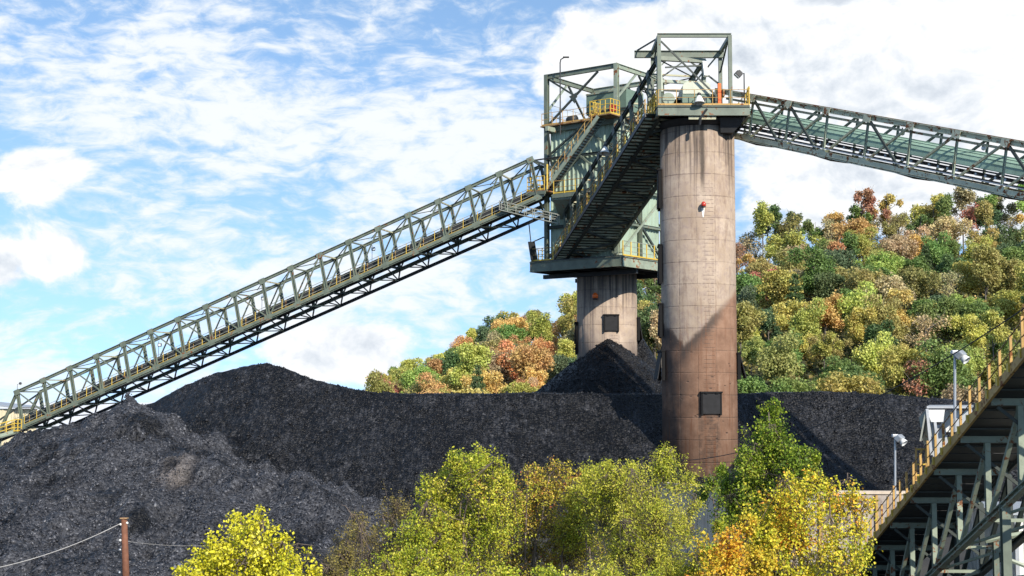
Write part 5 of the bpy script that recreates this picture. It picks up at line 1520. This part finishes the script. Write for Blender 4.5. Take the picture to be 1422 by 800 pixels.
near_tree('low_bush', 'yellow green bush filling the gap between the lime tree and the bare shrub', 'bush', 41, [(540, 800, 34), (500, 812, 24), (575, 780, 24)], 4, Lf['lime'], .10, 260, 22, 12, 1.4, .15)
near_tree('young_tree', 'thin yellow green tree between the feathery ash and the red mottled tree', 'tree', 45, [(810, 690, 28), (822, 655, 18), (800, 735, 30)], 2, Lf['ash'], .11, 330, 22, 13, 2.0, .16)
near_tree('low_bush', 'low lime and amber bush before the pale wall', 'bush', 43, [(985, 770, 24), (960, 800, 30), (1000, 730, 14)], 3, Lf['lime'], .10, 190, 20, 14, 1.5, .15)
near_tree('twiggy_shrub', 'tan twiggy shrub low beside the yellow bush', 'bush', 40, [(465, 800, 26), (480, 770, 16), (445, 812, 18)], 5, Lf['brown'], .085, 260, 12, 15, 1.5, .13, twig=.011)

# ------------------------------------------------------------------ the wood on the hill
crown_mat = leaf_mat('hill_foliage', (), True, .3)
far_bark = plain('far_grey_bark', (.13, .115, .10), .9, 0, .3, 1)


def hill_proto(kind, seed):
    rng = np.random.default_rng(seed); rnd = random.Random(seed)
    mb = MB()
    pts = []
    if kind == 'round':
        H, R, n = rnd.uniform(12, 15), rnd.uniform(4.2, 5.2), 9500
        lobes = [(V((rnd.gauss(0, .42) * R, rnd.gauss(0, .42) * R, H - R * .95 + rnd.gauss(0, .36) * R)), rnd.uniform(.2, .42) * R) for _ in range(26)] + [(V((0, 0, H - R)), R * .7)]
    elif kind == 'tall':
        H, R, n = rnd.uniform(15, 18), rnd.uniform(3.3, 4.2), 7000
        lobes = [(V((rnd.gauss(0, .4) * R, rnd.gauss(0, .4) * R, H * rnd.uniform(.5, .93))), rnd.uniform(.3, .55) * R) for _ in range(16)]
    elif kind == 'open':
        H, R, n = rnd.uniform(16, 19), rnd.uniform(3.0, 3.8), 3000
        lobes = [(V((rnd.gauss(0, .55) * R, rnd.gauss(0, .55) * R, H * rnd.uniform(.62, .96))), rnd.uniform(.22, .42) * R) for _ in range(9)]
    elif kind == 'bare':
        H, R, n = rnd.uniform(13, 16), 3.2, 1100
        lobes = [(V((rnd.gauss(0, .5) * R, rnd.gauss(0, .5) * R, H * rnd.uniform(.55, .95))), rnd.uniform(.35, .5) * R) for _ in range(10)]
    else:   # conifer
        H, R, n = rnd.uniform(15, 18), 3.4, 6000
        lobes = [(V((0, 0, H * t)), R * (1.05 - t) * 1.05 + .3) for t in (.3, .42, .54, .66, .77, .87, .95)]
    top = max(c.z + r * .3 for c, r in lobes)
    mb.tube([(0, 0, -1.5), (rnd.uniform(-.2, .2), 0, H * .35), (rnd.uniform(-.4, .4), rnd.uniform(-.3, .3), top)], .26, 6, .05)
    for c, r in lobes:
        s = V((0, 0, max(H * .3, c.z - r - rnd.uniform(.5, 2.5))))
        mb.tube([s, s.lerp(c, .5) + Z * .3, c + Z * r * .4], .10 if kind != 'bare' else .11, 4, .03, False)
        if kind in ('bare', 'open'):
            for _ in range(6):
                e = c + V((rnd.gauss(0, .6), rnd.gauss(0, .6), rnd.gauss(.3, .5))) * r * 1.6
                mb.tube([c, e], .05, 3, .02, False)
    wts = np.array([r ** 2 for c, r in lobes]); wts /= wts.sum()
    idx = rng.choice(len(lobes), n, p=wts)
    cs = np.array([tuple(c) for c, r in lobes])[idx]; rs = np.array([r for c, r in lobes])[idx]
    d = rng.normal(size=(n, 3)); d[:, 2] += .25; d /= np.linalg.norm(d, axis=1)[:, None]
    if kind == 'conifer': d[:, 2] *= .25
    pts = cs + d * (rs * rng.uniform(.4, 1.1, n) ** .5)[:, None] + rng.normal(size=(n, 3)) * .28
    tm = mb
    o0 = tm.build('trunk', far_bark, None); COL.objects.unlink(o0)
    tme = o0.data; bpy.data.objects.remove(o0)
    cme = leaves_mesh('crown', pts, .50 if kind != 'bare' else .42, crown_mat, rng, 1.25, .3, .5)
    return kind, H, R, tme, cme


protos = [hill_proto('round', s) for s in range(6)] + [hill_proto('tall', s) for s in (11, 12, 13)] + [hill_proto('open', s) for s in (21, 22, 23)] + [hill_proto('bare', s) for s in (31, 32)] + [hill_proto('conifer', s) for s in (41, 42)]
BYK = {}
for p in protos: BYK.setdefault(p[0], []).append(p)

TONES = {   # name: colour, weight
    'dark green': ((.10, .165, .055), 7), 'mid green': ((.16, .25, .06), 14), 'fresh green': ((.27, .38, .075), 11), 'olive': ((.34, .33, .09), 18), 'yellow green': ((.50, .49, .10), 23),
    'golden': ((.60, .45, .12), 13), 'tan': ((.50, .41, .20), 15), 'orange': ((.56, .32, .11), 6), 'rust red': ((.46, .22, .12), 1.2), 'bluish green': ((.13, .21, .10), 5)}
rt = random.Random(20)
spots = []
y = 240.0
row = 0
while y < 421:
    half0, half1 = P(470, 500, y).x, P(1478, 500, y).x
    x = half0 + (row % 2) * 4.4
    while x < half1:
        spots.append((x + rt.uniform(-3.0, 3.0), y + rt.uniform(-2.8, 2.8)))
        x += rt.uniform(8.2, 10.6)
    y += 9.6 + (y - 240) * .012
    row += 1
trees = []
for x, y in spots:
    z = hill_z(x, y)
    px = 711 + 2000 * x / y
    py = 555 - 2000 * (z + 11 - CAMZ) / y
    if py > 566: continue
    if 930 < px < 1012 or px < 522 or px > 1462: continue       # behind the tall silo or outside the frame
    trees.append((x, y, z, px, py))
xr = P(1010, 500, 424).x
while xr < P(1460, 500, 424).x:      # the thin line of tall trees along the crest
    yy = rt.uniform(421, 434)
    px = 711 + 2000 * xr / yy
    trees.append((xr, yy, hill_z(xr, yy), px, 300)); xr += rt.uniform(2.2, 6.2)
trees.sort(key=lambda t: t[1])
print('hill trees', len(trees))
ridge_y = 398
names = []
for n_, (x, y, z, px, py) in enumerate(trees):
    at_ridge = y > ridge_y
    r = rt.random()
    if at_ridge:
        kind = ('open' if r < .58 else 'bare' if r < .86 else 'tall') if y > 415 and px > 1000 else 'open' if r < .40 else 'bare' if r < .66 and px > 900 else 'tall' if r < .72 else 'round'
    else:
        kind = 'round' if r < .74 else 'tall' if r < .88 else 'conifer' if r < .91 else 'bare' if r < .94 else 'open'
    wt = {k_: v[1] for k_, v in TONES.items()}
    low_zone = y < 290
    if low_zone and px > 1000: wt.update({'yellow green': 26, 'fresh green': 16, 'orange': 2, 'rust red': 0, 'tan': 10, 'golden': 9, 'dark green': 3})
    if px < 800: wt.update({'orange': 16, 'golden': 20, 'rust red': 3, 'bluish green': 10, 'olive': 20, 'fresh green': 4})
    if 870 < px < 925: wt.update({'orange': 20, 'golden': 28, 'tan': 20})
    if at_ridge and px > 1000: wt.update({'dark green': 13, 'bluish green': 8, 'tan': 18, 'orange': 8})
    tone = rt.choices(list(wt), list(wt.values()))[0]
    if kind == 'conifer': tone = rt.choice(['dark green', 'bluish green'])
    if kind == 'bare': tone = rt.choice(['tan', 'tan', 'rust red', 'olive'])
    pr = rt.choice(BYK[kind])
    sc = rt.uniform(.62, 1.12)
    if low_zone: sc *= .9
    if px < 800: sc *= .80
    elif y > 415: sc = rt.uniform(.95, 1.25)
    else: sc *= .93
    trees[n_] = (x, y, z, px, py, kind, tone, pr, sc)

ADJ = {'round': 'round crowned', 'tall': 'tall narrow', 'open': 'open crowned', 'bare': 'half bare', 'conifer': 'conical'}
zone_of = lambda t: ('beyond the coal mound' if t[3] < 800 else 'between the silos' if t[3] < 930 else 'beside the tall silo' if t[3] < 1150 else 'mid hill' if t[3] < 1310 else 'above the rusty conveyor')
lev_of = lambda t: ('foot' if t[1] < 285 else 'lower slope' if t[1] < 335 else 'upper slope' if t[1] < ridge_y else 'ridge')
cl = {}
for t in trees: cl.setdefault((zone_of(t), lev_of(t), t[6], t[5]), []).append(t)
ORD = ['first', 'second', 'third', 'fourth', 'fifth', 'sixth', 'seventh', 'eighth', 'ninth', 'tenth', 'eleventh', 'twelfth']
for (zn, lv, tone, kind), lst in cl.items():
    lst.sort(key=lambda t: t[3])
    for i, (x, y, z, px, py, kd, tn, pr, sc) in enumerate(lst):
        where = {'foot': 'at the hill foot', 'lower slope': 'on the lower slope', 'upper slope': 'on the upper slope', 'ridge': 'on the ridge'}[lv]
        lab = f'{tone} {ADJ[kind]} tree {where} {zn}'
        if len(lst) > 1: lab += f', {ORD[min(i, 11)]} from left'
        nm = {'round': 'broadleaf_tree', 'tall': 'broadleaf_tree', 'open': 'tall_tree', 'bare': 'bare_tree', 'conifer': 'conifer_tree'}[kind]
        e = empty(nm, V((x, y, z - .3)), lab, 'tree', 'trees of the autumn wood on the hill')
        e.rotation_euler = (0, 0, rt.uniform(0, 6.28)); e.scale = (sc * rt.uniform(.92, 1.1), sc * rt.uniform(.92, 1.1), sc)
        c0 = TONES[tone][0]; v = rt.uniform(.78, 1.22)
        for nm2, me in (('trunk', pr[3]), ('crown', pr[4])):
            o = bpy.data.objects.new(nm2, me); COL.objects.link(o); o.parent = e
            o.color = (c0[0] * v * rt.uniform(.9, 1.1), c0[1] * v * rt.uniform(.9, 1.1), c0[2] * v, 1)

# scrub that fills the slope between the trunks
rng = np.random.default_rng(5)
pts = []
for i in range(26000):
    y = 225 + 205 * rng.random() ** .8; px = 430 + 1060 * rng.random()
    x = (px - 711) / 2000 * y
    pts.append((x, y, hill_z(x, y) + abs(rng.normal()) * .9))
scrub_mat = leaf_mat('hill_scrub_leaves', ((0, (.05, .08, .02)), (.35, (.13, .14, .035)), (.65, (.24, .20, .06)), (1, (.32, .2, .08))), False, .25)
me = leaves_mesh('undergrowth', np.array(pts), 1.1, scrub_mat, rng, 1.2, .3, .6)
o = bpy.data.objects.new('undergrowth', me); COL.objects.link(o)
tag(o, 'low scrub covering the hillside between the trees', None, None, 'stuff')
